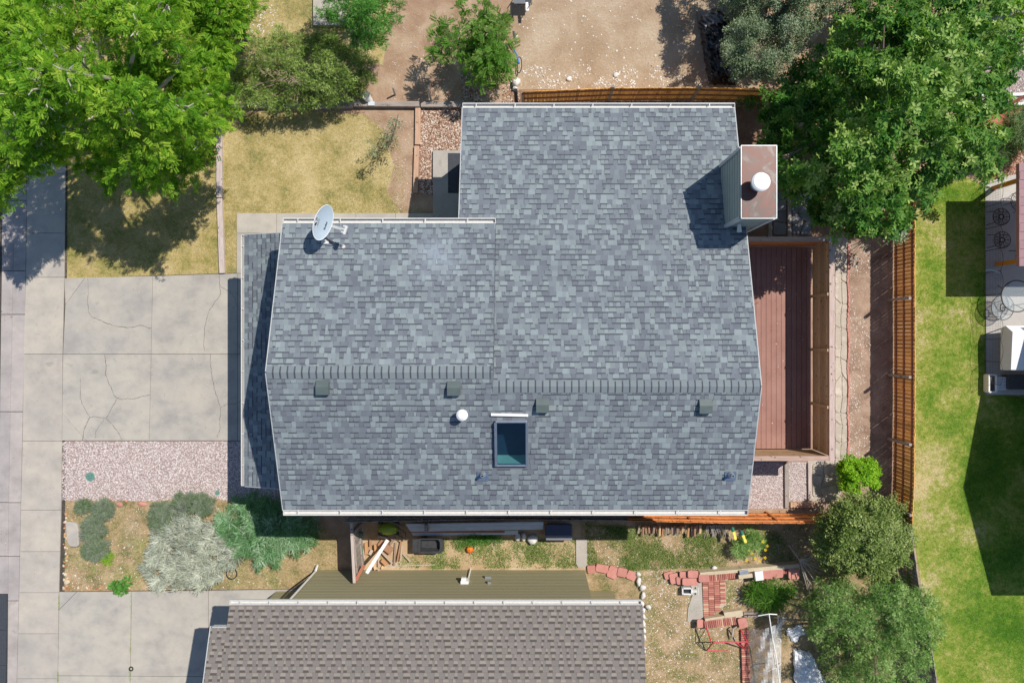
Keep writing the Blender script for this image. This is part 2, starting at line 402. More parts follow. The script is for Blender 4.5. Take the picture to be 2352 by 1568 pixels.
M['log'] = tones('split_firewood', [(.50, .27, .13, 1), (.36, .20, .12, 1), (.62, .42, .25, 1), (.30, .22, .17, 1), (.45, .36, .28, 1)], grain=.25)
M['brick'] = tones('red_brick', [A(200, 132, 116), A(212, 146, 128), A(188, 120, 106), A(226, 184, 154), A(204, 138, 122), A(180, 115, 104)], grain=.15, bump=.4)
M['mortar'] = simple('mortar', A(220, 200, 180), A(200, 180, 160), 12, .95)
M['paver'] = simple('pink_paver', A(222, 158, 144), A(206, 138, 124), 5, .85, tone=.12, bump=.3)
M['limestone'] = simple('cream_stone', A(226, 210, 180), A(205, 188, 156), 5, .9, bump=.4)
M['whiterock'] = simple('white_rock', A(245, 243, 238), A(222, 218, 210), 9, .85, bump=.5, bscale=20)
M['flag'] = simple('flagstone', A(215, 205, 188), A(196, 184, 168), 2.2, .9, c3=A(228, 220, 205), tone=.12, bump=.3)
M['darkflag'] = simple('grey_flagstone', A(150, 150, 150), A(125, 125, 128), 2.5, .9, tone=.15, bump=.3)
M['orange_rock'] = tones('garden_rocks', [A(225, 200, 165), A(205, 150, 115), A(235, 220, 195), A(190, 120, 90), A(215, 175, 130)], grain=.15)
M['bark'] = simple('bark', (.16, .12, .095, 1), (.24, .19, .16, 1), 6, .95, bump=.6)
M['palebark'] = simple('pale_branch', (.42, .36, .31, 1), (.55, .48, .43, 1), 8, .9)
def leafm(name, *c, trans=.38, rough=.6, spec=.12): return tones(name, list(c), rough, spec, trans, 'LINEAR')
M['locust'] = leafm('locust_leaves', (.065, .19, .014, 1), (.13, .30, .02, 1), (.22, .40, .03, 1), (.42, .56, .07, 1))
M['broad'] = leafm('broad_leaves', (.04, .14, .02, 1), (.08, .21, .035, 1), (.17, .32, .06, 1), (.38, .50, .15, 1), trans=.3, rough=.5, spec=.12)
M['barberry'] = leafm('small_dark_leaves', (.06, .12, .025, 1), (.20, .31, .06, 1), (.50, .62, .20, 1), trans=.25)
M['lightgreen'] = leafm('light_green_leaves', (.06, .20, .025, 1), (.11, .30, .05, 1), (.20, .40, .11, 1))
M['feather'] = leafm('feathery_leaves', (.07, .20, .02, 1), (.12, .27, .035, 1), (.24, .32, .10, 1))
M['sagegreen'] = leafm('grey_green_leaves', (.12, .17, .085, 1), (.20, .27, .14, 1), (.40, .46, .34, 1), trans=.2)
M['juniper'] = leafm('juniper_sprays', (.09, .15, .05, 1), (.16, .25, .09, 1), (.25, .33, .14, 1), trans=.2)
M['lime'] = leafm('lime_leaves', (.16, .36, .02, 1), (.28, .52, .03, 1), (.42, .62, .06, 1))
M['olivebush'] = leafm('olive_leaves', (.09, .16, .03, 1), (.22, .30, .075, 1), (.46, .52, .22, 1), trans=.25)
M['midgreen'] = leafm('mid_green_leaves', (.08, .20, .035, 1), (.22, .38, .10, 1), (.52, .66, .28, 1), trans=.3)
M['lavender'] = leafm('lavender_spikes', (.10, .17, .07, 1), (.19, .25, .14, 1), (.28, .28, .27, 1), trans=.1)
M['silver'] = leafm('silver_foliage', (.22, .25, .19, 1), (.42, .45, .36, 1), (.66, .68, .58, 1), trans=.1)
M['seagreen'] = leafm('blue_green_foliage', (.07, .20, .06, 1), (.20, .38, .17, 1), (.54, .68, .50, 1), trans=.25)
M['dryblade'] = leafm('dry_blades', (.26, .27, .10, 1), (.46, .40, .18, 1), (.66, .55, .30, 1), (.80, .68, .42, 1), trans=.2, spec=.1)
M['greenblade'] = leafm('green_blades', (.07, .18, .02, 1), (.14, .27, .035, 1), (.29, .38, .08, 1), (.66, .60, .32, 1), trans=.3, spec=.1)
M['weed'] = leafm('weed_leaves', (.10, .20, .04, 1), (.22, .34, .08, 1), (.46, .54, .20, 1), trans=.25)
M['flower'] = tones('yellow_petals', [(.75, .50, .02, 1), (.85, .62, .04, 1)], trans=.2)
M['strawblade'] = leafm('straw', (.40, .30, .17, 1), (.58, .46, .29, 1), (.72, .62, .44, 1), trans=.15, spec=.1)
M['tarp'] = simple('black_tarp', (.018, .017, .022, 1), (.03, .028, .035, 1), 5, .35, .6)
M['whitetarp'] = simple('white_tarp', (.72, .73, .75, 1), (.62, .64, .66, 1), 5, .55, .3)
M['green_pl'] = simple('green_plastic', (.02, .16, .10, 1), (.03, .20, .13, 1), 5, .5)
M['valve'] = simple('green_lid', (.13, .27, .22, 1), (.10, .22, .18, 1), 14, .6)
M['mower'] = simple('lime_plastic', (.30, .42, .03, 1), (.26, .37, .03, 1), 4, .4, .5)
M['pumpkin'] = simple('pumpkin_skin', (.78, .20, .02, 1), (.68, .15, .015, 1), 8, .5)
M['navy'] = simple('navy_plastic', (.035, .05, .10, 1), (.05, .065, .12, 1), 4, .4, .5)
M['greybin'] = simple('grey_plastic', (.18, .19, .21, 1), (.23, .24, .26, 1), 4, .5)
M['whitesiding'] = simple('white_boards', (.62, .65, .66, 1), (.52, .56, .58, 1), 3, .6, tone=.1)
M['red'] = simple('red_paint', (.55, .02, .05, 1), (.48, .02, .04, 1), 6, .4, .5)
M['blue'] = simple('blue_paint', (.05, .18, .42, 1), (.05, .14, .36, 1), 6, .4, .5)
M['yellow'] = simple('yellow_rubber', (.80, .72, .12, 1), (.74, .65, .10, 1), 6, .5)
M['mauve'] = simple('mauve_panels', A(178, 140, 142), A(166, 128, 132), 3, .7, tone=.04)
M['amber'] = simple('amber_beam', (.62, .27, .02, 1), (.55, .23, .02, 1), 4, .6)
M['rubber'] = simple('dark_rubber', (.045, .05, .06, 1), (.06, .066, .078, 1), 10, .8, bump=.3)
M['whitecloth'] = simple('white_canopy', (.80, .80, .80, 1), (.76, .76, .77, 1), 3, .7)
def film():
    n = NT('plastic_film'); tr = n.new('ShaderNodeBsdfTransparent'); ms = n.new('ShaderNodeMixShader')
    n.color((.75, .77, .77, 1)); n.rough(.25, .5)
    f = n.ramp(n.noise(2.3, 6, .65, dist=1.2), [(.38, (.25,) * 3 + (1,)), (.6, (.65,) * 3 + (1,))])
    n.link(f, ms.inputs[0]); n.link(tr.outputs[0], ms.inputs[1]); n.link(n.b.outputs[0], ms.inputs[2]); n.link(ms.outputs[0], n.out.inputs[0]); return n.m
M['film'] = film()

# ------------------------------------------------------------------ ground sheets
def sheet(name, poly, z, mat, kind='structure', t=.5):
    pts = [P(x, y, 0) for x, y in poly]; n = len(pts)
    ar = sum(pts[i][0] * pts[(i + 1) % n][1] - pts[(i + 1) % n][0] * pts[i][1] for i in range(n))
    if ar < 0: pts = pts[::-1]
    m = MB(); m.face([(p[0], p[1], z) for p in pts], t); return props(m.build(name, mat), kind=kind)
g = MB(); g.face([(-150, -150, 0), (150, -150, 0), (150, 150, 0), (-150, 150, 0)]); props(g.build('ground', M['dirt']), kind='structure')
sheet('backyard_dirt', [(1175, -60), (1180, 206), (1770, 206), (1900, 60), (1900, -60)], .004, M['yard_dirt'])
sheet('back_lawn', [(540, -60), (552, 120), (700, 100), (880, 150), (905, -60)], .004, M['dry_lawn'])
sheet('side_lawn', [(512, 262), (700, 256), (830, 262), (880, 300), (905, 380), (890, 440), (920, 491), (512, 491)], .004, M['dry_lawn'])
sheet('strip_lawn', [(512, 488), (546, 488), (546, 632), (515, 632)], .008, M['dry_lawn'])
sheet('front_lawn', [(152, -100), (502, -100), (506, 632), (150, 640)], .004, M['front_lawn'])
sheet('mulch_bed', [(964, 246), (1075, 246), (1075, 450), (962, 450)], .004, M['bed_dirt'])
sheet('gravel_bed', [(140, 1008), (720, 1008), (720, 1150), (600, 1160), (460, 1142), (360, 1152), (142, 1150)], .004, M['gravel_base'])
sheet('garden_bed', [(138, 1148), (360, 1150), (460, 1140), (640, 1158), (700, 1180), (775, 1235), (775, 1320), (640, 1358), (138, 1362)], .008, M['straw'])
sheet('sandy_path', [(805, 1196), (1332, 1196), (1350, 1310), (805, 1320)], .004, M['sand'])
sheet('dry_yard', [(1330, 1192), (1930, 1190), (2100, 1240), (2160, 1700), (1300, 1700), (1345, 1300)], .008, M['straw'])
sheet('east_lawn', [(2096, 400), (2180, 385), (2262, 430), (2262, 905), (2420, 915), (2700, 915), (2700, 1750), (2190, 1750), (2130, 1440), (2092, 1180)], .006, M['green_lawn'])
sheet('east_bed', [(1947, 500), (2100, 480), (2096, 1220), (1850, 1220), (1925, 1080), (1945, 1080)], .004, M['bed_dirt'])
sheet('corner_mulch', [(2262, 240), (2700, 200), (2700, 410), (2330, 405), (2262, 420)], .004, M['mulch_red'])
sheet('rear_gravel', [(2150, -60), (2700, -60), (2700, 235), (2150, 240)], .003, M['gravel_base'])
sheet('rear_ground', [(1690, 245), (1790, 245), (1930, 400), (1930, 560), (1700, 560)], .008, M['dark_dirt'])
sheet('pebble_strip', [(1700, 1060), (1802, 1060), (1802, 1168), (1700, 1168)], .008, M['gravel_base'])
sheet('pebble_path', [(1810, 1060), (1853, 1060), (1853, 1150), (1810, 1150)], .008, M['gravel_base'])
sheet('patio', [(2262, 418), (2335, 400), (2900, 400), (2900, 906), (2264, 906)], .03, M['patio'])
sheet('side_ground', [(1180, 206), (1760, 206), (1760, 250), (1180, 250)], .004, M['dark_dirt'])

# street, curb, slabs
sheet('street', [(-900, -300), (4, -300), (3, 784), (-6, 1800), (-900, 1800)], .002, M['asphalt'])
def lerp_edge(pts):
    return lambda y: float(np.interp(y, [p[1] for p in pts], [p[0] for p in pts]))
cr = lerp_edge([(66, -100), (64, 459), (60, 722), (57, 784), (54, 1011), (50, 1169), (46, 1358), (41, 1566), (38, 1800)])
cm = lerp_edge([(36, -100), (34, 459), (30, 722), (27, 834), (22, 1134), (20, 1351), (17, 1800)])
cl = lerp_edge([(6, -100), (5, 600), (2, 784), (-3, 1176), (-8, 1800)])
sr = lerp_edge([(154, -100), (152, 392), (150, 637), (146, 809), (144.5, 1011), (142.5, 1169), (137.6, 1351), (135, 1551), (132, 1800)])
def strip(name, fl, fr, ys, z0, z1, mat, g=.8):
    m = MB()
    for a, b in zip(ys[:-1], ys[1:]):
        q = [(fl(a) + g, a + g), (fr(a) - g, a + g), (fr(b) - g, b - g), (fl(b) + g, b - g)]
        m.prism([P(x, y)[:2] for x, y in q], z0, z1, rnd())
    return props(m.build(name, mat), kind='structure')
sheet('joint_ground', [(-8, -200), (160, -200), (146, 1800), (-14, 1800)], .009, M['joint'])
strip('gutter_pan', cl, cm, [-120, 100, 290, 461, 622, 722, 945, 1153, 1276, 1400, 1560, 1800], 0, .02, M['curb'])
strip('curb', cm, cr, [-120, 100, 290, 461, 622, 722, 945, 1153, 1276, 1378, 1570, 1800], 0, .045, M['curb'])
strip('sidewalk', cr, sr, [-120, 110, 255, 399, 536, 637, 813, 1012, 1170, 1265, 1359, 1453, 1556, 1700], 0, .05, M['sidewalk'], .45)

def slabs(name, cells, z1, mat, g=.45):
    m = MB()
    for q in cells:
        c = np.mean(q, axis=0); pts = []
        for x, y in q:
            dx, dy = c[0] - x, c[1] - y; pts.append((x + g * np.sign(dx), y + g * np.sign(dy)))
        m.prism([P(x, y)[:2] for x, y in pts], 0, z1, rnd())
    return props(m.build(name, mat), kind='structure')
sheet('driveway_joints', [(146, 640), (620, 624), (620, 1012), (143, 1012)], .012, M['joint'])
slabs('driveway', [[(152, 700), (197, 637.5), (352.5, 634), (349, 813), (147, 813)], [(150, 639), (197, 637.5), (152, 700)],
    [(352.5, 634), (547, 628), (547, 813), (349, 813)], [(547, 628), (620, 627), (620, 813), (547, 813)],
    [(147, 813), (349, 813), (344.5, 1011), (200, 1011), (145, 948)], [(145, 948), (200, 1011), (144.5, 1011)],
    [(349, 813), (547, 813), (547, 1011), (344.5, 1011)], [(547, 813), (620, 813), (620, 1010), (547, 1011)]], .055, M['concrete'])
sheet('neighbour_driveway_joints', [(136, 1357), (760, 1350), (760, 1800), (130, 1800)], .012, M['joint'])
slabs('neighbour_driveway', [[(137.6, 1398), (178, 1357), (304, 1356), (301, 1550), (135, 1549)], [(138, 1357), (178, 1357), (137.6, 1398)],
    [(304, 1356), (480, 1354), (480, 1551), (301, 1550)], [(480, 1354), (760, 1350), (760, 1552), (480, 1551)],
    [(135, 1549), (301, 1550), (300, 1790), (130, 1790)], [(301, 1550), (480, 1551), (480, 1790), (300, 1790)], [(480, 1551), (760, 1552), (760, 1790), (480, 1790)]], .055, M['concrete'], .6)
slabs('walkway', [[(545, 490), (636, 490), (636, 536), (545, 536)], [(545, 536), (640, 536), (640, 628), (545, 628)], [(636, 490), (727, 490), (727, 560), (636, 560)],
    [(727, 490), (818, 490), (818, 560), (727, 560)], [(818, 490), (909, 490), (909, 560), (818, 560)], [(909, 490), (995, 490), (995, 560), (909, 560)]], .05, M['smooth_conc'], .35)
slabs('porch', [[(995, 347), (1120, 347), (1120, 560), (995, 560)]], .12, M['smooth_conc'])
# cracks: thin ribbons filled with dirt
def ribbon(m, pts, w, z, org):
    q = [Vector(P(org[0] + x * .25, org[1] + y * .25, 0)) for x, y in pts]
    # subdivide and jitter
    s = []
    for a, b in zip(q[:-1], q[1:]):
        for i in range(4):
            p = a.lerp(b, i / 4); s.append(p + (Vector((uni(-1, 1), uni(-1, 1), 0)) * .018 if i else Vector()))
    s.append(q[-1])
    for a, b in zip(s[:-1], s[1:]):
        d = (b - a).normalized(); nrm = Vector((-d.y, d.x, 0)); w1, w2 = w * uni(.3, 1.15), w * uni(.3, 1.15)
        f = [a - nrm * w1 / 2, b - nrm * w2 / 2, b + nrm * w2 / 2, a + nrm * w1 / 2]
        m.face([(p.x, p.y, z) for p in f])
m = MB(); z_ = .0585
for w_, pts in ((.02, [(815, 990), (822, 1130), (810, 1180), (820, 1290), (850, 1340), (890, 1355), (960, 1390), (1040, 1420), (1160, 1438), (1220, 1440), (1300, 1420), (1395, 1448)]),
        (.018, [(2020, 960), (2025, 1050), (2030, 1140), (1970, 1225), (1930, 1280), (1905, 1360), (1885, 1450), (1880, 1568), (1885, 1660)]),
        (.016, [(2025, 1060), (2060, 1080), (2120, 1110), (2160, 1160), (2185, 1240)])): ribbon(m, pts, w_, z_, (0, 392))
for w_, pts in ((.022, [(970, 120), (985, 220), (975, 300), (1000, 360), (1030, 420), (1050, 480), (1085, 520), (1120, 528), (1180, 520), (1250, 522), (1320, 502), (1385, 490)]),
        (.022, [(1080, 530), (1050, 580), (1000, 680), (975, 705), (920, 695), (870, 685), (835, 695), (810, 740), (785, 800), (765, 905)]),
        (.018, [(745, 330), (745, 520), (780, 600), (835, 695)]), (.018, [(980, 705), (1030, 750), (1080, 810), (1130, 900)]),
        (.016, [(965, 715), (930, 765), (890, 820), (885, 880)]),
        (.02, [(1940, 120), (1940, 220), (1955, 330), (1975, 430), (2000, 500), (2030, 600), (2025, 750), (2030, 790), (2000, 880)]),
        (.018, [(2035, 600), (2080, 580), (2150, 572), (2225, 545)])): ribbon(m, pts, w_, z_, (0, 784))
props(m.build('driveway_cracks', M['crack']), kind='structure')

# ------------------------------------------------------------------ small scattered stuff
def pebbles(name, poly, n, s0, s1, mat, z=.01, flat=.6, clump=None, cs=1.5):
    X, Y = sample(poly, n)
    p = toworld(X, Y, 0.0); p[:, 2] = z
    if clump is not None:
        k = vnoise(p[:, 0], p[:, 1], cs, 3) + R.normal(0, .4, n) > clump; p = p[k]
    n = len(p); sc = R.uniform(s0, s1, n)[:, None] * np.stack([R.uniform(.7, 1.3, n), R.uniform(.5, 1.1, n), np.full(n, flat)], 1)
    tv = [(1, 0, 0), (.3, .95, .1), (-.8, .6, 0), (-.8, -.6, .1), (.3, -.95, 0), (.15, .05, .8), (-.2, -.1, .75)]
    tf = [(0, 1, 5), (1, 2, 6, 5), (2, 3, 6), (3, 4, 5, 6), (4, 0, 5)]
    nr = np.stack([R.normal(0, .25, n), R.normal(0, .25, n), np.ones(n)], 1)
    return props(scatter(name, tv, tf, p, frames(nr, R.uniform(0, 6.28, n)), sc, R.uniform(0, 1, n), mat), kind='stuff')
BL = ([(-.12, 0, 0), (.12, 0, 0), (.05, .35, .8), (-.4, .1, 0), (-.25, .2, 0), (-.75, -.35, .7), (.3, -.2, 0), (.4, -.05, 0), (.8, -.5, .55)], [(0, 1, 2), (3, 4, 5), (6, 7, 8)])
def tufts(name, poly, n, s0, s1, mat, z=.004, clump=None, cs=1.5, seed=5, tb=None, upz=.5):
    X, Y = sample(poly, n); p = toworld(X, Y, 0.0); p[:, 2] = z
    nz = vnoise(p[:, 0], p[:, 1], cs, seed)
    if clump is not None:
        k = nz + R.normal(0, .35, n) > clump; p = p[k]; nz = nz[k]
    n = len(p); sc = R.uniform(s0, s1, n); t = R.uniform(0, 1, n) if tb is None else np.clip(.5 + tb * nz * .35 + R.normal(0, .33, n), 0, 1)
    nr = np.stack([R.normal(0, .45, n), R.normal(0, .45, n), np.ones(n)], 1)
    sc3 = np.stack([sc, sc, sc * upz], 1)
    return props(scatter(name, BL[0], BL[1], p, frames(nr, R.uniform(0, 6.28, n)), sc3, t, mat), kind='stuff')
pebbles('gravel', [(144, 1014), (640, 1014), (640, 1150), (600, 1158), (460, 1142), (360, 1150), (143, 1148)], 24000, .014, .03, M['pebble'])
tufts('dry_grass', [(820, 255), (905, 290), (935, 380), (925, 489), (880, 489), (860, 300)], 5000, .03, .06, M['dryblade'], clump=.15, cs=3.)
pebbles('gravel', [(1716, 1062), (1801, 1062), (1801, 1167), (1716, 1167)], 5000, .013, .026, M['pebble'])
pebbles('gravel', [(1811, 1062), (1852, 1062), (1852, 1150), (1811, 1150)], 2400, .013, .026, M['pebble'])
pebbles('gravel', [(2262, -5), (2360, -5), (2360, 240), (2262, 240)], 3500, .02, .035, M['pebble'])
pebbles('bark_chips', [(966, 250), (1060, 250), (1060, 345), (995, 345), (995, 445), (964, 445)], 5000, .015, .04, M['chip_mix'])
pebbles('bark_chips', [(1060, 170), (1190, 190), (1195, 245), (1060, 245)], 2500, .015, .035, M['chip_mix'], clump=-.1)
pebbles('bark_chips', [(1195, 230), (1700, 230), (1700, 246), (1195, 246)], 2500, .015, .035, M['chip_mix'])
pebbles('bark_chips', [(2290, 300), (2360, 300), (2360, 400), (2290, 410)], 1500, .015, .035, M['chip_mix'])
pebbles('white_chips', [(1195, 150), (1640, 150), (1640, 204), (1195, 204)], 1100, .012, .045, M['chip'], clump=.1, cs=2.)
pebbles('white_chips', [(1180, 0), (1640, 0), (1640, 204), (1195, 204)], 260, .015, .045, M['chip'])
pebbles('white_chips', [(1950, 560), (2000, 560), (2000, 1060), (1950, 1080)], 1500, .01, .028, M['chip'], clump=0.)
pebbles('white_chips', [(860, 262), (955, 262), (955, 488), (900, 488)], 350, .008, .022, M['chip'])
pebbles('white_chips', [(150, 1160), (700, 1170), (640, 1350), (150, 1350)], 900, .012, .028, M['chip'])
pebbles('white_chips', [(1350, 1210), (1900, 1210), (1840, 1320), (1500, 1568), (1480, 1568), (1480, 1340), (1350, 1300)], 2200, .01, .026, M['chip'])
pebbles('white_chips', [(1484, 1300), (1740, 1300), (1740, 1568), (1484, 1568)], 1600, .01, .026, M['chip'])
pebbles('white_chips', [(900, 60), (1180, 60), (1190, 240), (900, 240)], 500, .01, .025, M['chip'])
pebbles('white_chips', [(545, 10), (640, 10), (640, 80), (545, 80)], 160, .015, .04, M['chip'])
tufts('dry_grass', [(514, 262), (830, 262), (880, 300), (900, 380), (890, 440), (920, 489), (514, 489)], 30000, .03, .06, M['dryblade'], tb=.8, cs=.9)
tufts('dry_grass', [(514, 490), (545, 490), (545, 628), (516, 628)], 3500, .03, .06, M['dryblade'])
tufts('dry_grass', [(152, 380), (500, 380), (504, 630), (152, 636)], 30000, .03, .06, M['dryblade'], tb=.8, cs=.9, seed=8)
tufts('dry_grass', [(545, 0), (740, 0), (740, 100), (545, 90)], 7000, .03, .06, M['dryblade'], tb=.5)
tufts('green_grass', [(2098, 420), (2262, 420), (2262, 905), (2360, 905), (2360, 1575), (2170, 1575), (2094, 1180)], 70000, .03, .065, M['greenblade'], tb=.9, cs=.7, seed=11)
tufts('green_grass', [(152, 560), (500, 560), (500, 630), (152, 636)], 2600, .03, .06, M['weed'], clump=.5, cs=1.4)
tufts('weeds', [(560, 262), (860, 262), (860, 488), (560, 488)], 3500, .04, .07, M['weed'], clump=.9, cs=1.0)
tufts('weeds', [(1010, 1250), (1325, 1235), (1330, 1300), (1000, 1305)], 3600, .05, .12, M['weed'], clump=-.25, cs=2.2, upz=.8)
tufts('weeds', [(1000, 1236), (1325, 1236), (1325, 1303), (960, 1305)], 7000, .05, .13, M['weed'], clump=.1, cs=2.6, upz=.8, seed=21)
tufts('weeds', [(1350, 1205), (1690, 1205), (1900, 1240), (1830, 1305), (1600, 1308), (1480, 1330), (1350, 1296)], 13000, .05, .12, M['weed'], clump=.3, cs=1.5, upz=.8, seed=22)
tufts('weeds', [(870, 1275), (1000, 1275), (1000, 1303), (900, 1303)], 700, .05, .12, M['weed'], clump=.2, cs=2.6, upz=.8)
tufts('weeds', [(1345, 1200), (1640, 1232), (1640, 1300), (1430, 1310), (1350, 1296)], 14000, .05, .12, M['weed'], clump=-.1, cs=1.8, upz=.8)
tufts('weeds', [(150, 1230), (640, 1250), (640, 1352), (145, 1352)], 9000, .05, .12, M['weed'], clump=.2, cs=2.)
tufts('weeds', [(150, 1160), (350, 1160), (345, 1300), (150, 1300)], 5000, .03, .08, M['weed'], clump=.25, cs=1.6)
tufts('seedlings', [(150, 1165), (350, 1165), (520, 1340), (150, 1345)], 3500, .05, .1, M['silver'], clump=.75, cs=2.2, seed=9)
tufts('dry_grass', [(150, 1160), (350, 1160), (345, 1345), (150, 1345)], 6000, .04, .09, M['dryblade'], clump=0., cs=1.2, seed=10)
tufts('dry_grass', [(560, 1290), (640, 1230), (775, 1230), (775, 1310), (650, 1350), (540, 1350)], 7000, .04, .08, M['dryblade'], tb=.5, cs=1.2, seed=10)
tufts('weeds', [(1400, 1320), (1540, 1320), (1700, 1450), (1700, 1568), (1484, 1568), (1484, 1380)], 7000, .05, .12, M['weed'], clump=.35, cs=2.4)
tufts('weeds', [(1665, 1328), (1860, 1325), (1900, 1400), (1700, 1404), (1662, 1400)], 5000, .05, .11, M['weed'], clump=0., cs=2.)
tufts('weeds', [(640, 1240), (772, 1240), (772, 1300), (600, 1352), (560, 1340)], 3500, .03, .06, M['weed'], clump=.1)
tufts('weeds', [(900, 470), (985, 480), (985, 489), (900, 489)], 250, .03, .06, M['weed'])
tufts('straw_litter', [(150, 1160), (640, 1165), (640, 1352), (145, 1352)], 8000, .03, .07, M['strawblade'], upz=.2)
tufts('straw_litter', [(1350, 1215), (1900, 1215), (1840, 1320), (1740, 1568), (1484, 1568), (1484, 1380), (1350, 1300)], 16000, .025, .06, M['strawblade'], upz=.2)
tufts('straw_litter', [(1950, 600), (2000, 600), (2000, 1080), (1950, 1080)], 1500, .03, .07, M['strawblade'], clump=.1, upz=.2)
tufts('straw_litter', [(1200, 140), (1500, 150), (1500, 204), (1200, 204)], 700, .04, .09, M['strawblade'], clump=.1, upz=.2)
tufts('straw_litter', [(880, 20), (1180, 20), (1190, 240), (880, 240)], 2500, .03, .08, M['strawblade'], clump=.2, upz=.2)
pebbles('leaf_litter', [(1730, 570), (1860, 570), (1860, 1030), (1740, 1030)], 120, .012, .028, M['chip_mix'], z=.505)
pebbles('grit', [(152, 645), (540, 640), (540, 1005), (150, 1008)], 420, .006, .016, M['chip_mix'], z=.057)
pebbles('grit', [(66, 400), (140, 640), (140, 1340), (52, 1340)], 260, .006, .016, M['chip_mix'], z=.052)
pebbles('leaf_litter', [(6, 500), (50, 500), (40, 1350), (2, 1350)], 500, .008, .022, M['chip_mix'], z=.03, clump=.2)
for jx, ja, jb in ((138, 1365, 1400), (303, 1360, 1420), (302, 1450, 1500), (301, 1530, 1560), (136, 1540, 1568)):
    tufts('joint_weeds', [(jx - 1.6, ja), (jx + 1.6, ja), (jx + 1.6, jb), (jx - 1.6, jb)], 110, .03, .07, M['weed'], z=.05)

# ------------------------------------------------------------------ foliage
FROND = ([], [])
for i in range(5):
    for sgn in (-1, 1):
        b = len(FROND[0]); x = .08 + i * .19
        FROND[0].extend([(x, sgn * .03, 0), (x + .17, sgn * .10, .03), (x + .21, sgn * .34, .0), (x + .05, sgn * .27, -.02)])
        FROND[1].append((b, b + 1, b + 2, b + 3) if sgn > 0 else (b + 3, b + 2, b + 1, b))
OVAL = ([(0, 0, 0), (.3, .3, .06), (.7, .27, .05), (1, 0, -.06), (.7, -.27, .05), (.3, -.3, .06), (.5, 0, -.03)], [(0, 6, 2, 1), (6, 3, 2), (0, 5, 4, 6), (6, 4, 3)])
ROS = ([], [])
for i in range(5):
    a = i * 1.2566 + .3; ca_, sa_ = math.cos(a), math.sin(a); b = len(ROS[0]); el_ = (.05, .12, -.05, .2, 0.)[i]
    for x, y, z in ((.08, 0, 0), (.38, .21, .03), (.75, .16, .0), (1, 0, -.08), (.75, -.16, .0), (.38, -.21, .03), (.55, 0, -.04)): ROS[0].append((x * ca_ - y * sa_, x * sa_ + y * ca_, z + el_ * x))
    ROS[1].extend([(b, b + 6, b + 2, b + 1), (b + 6, b + 3, b + 2), (b, b + 5, b + 4, b + 6), (b + 6, b + 4, b + 3)])
DIAM = ([(0, 0, 0), (.5, .25, .04), (1, 0, 0), (.5, -.25, .04)], [(0, 3, 2, 1)])
SPRIG = ([], [])
for i in range(4):
    a = i * 2.4; b = len(SPRIG[0]); dx, dy = math.cos(a), math.sin(a); o = i * .16
    SPRIG[0].extend([(o, 0, 0), (o + .22 * dx + .18, .22 * dy + .10, .08), (o + .38 * dx + .22, .38 * dy, .02), (o + .22 * dx + .18, .22 * dy - .10, .08)])
    SPRIG[1].append((b, b + 3, b + 2, b + 1))
SPIKE = ([(0, -.035, 0), (0, .035, 0), (.9, .022, .05), (1.0, 0, .06), (.9, -.022, .05)], [(0, 4, 3, 2, 1)])

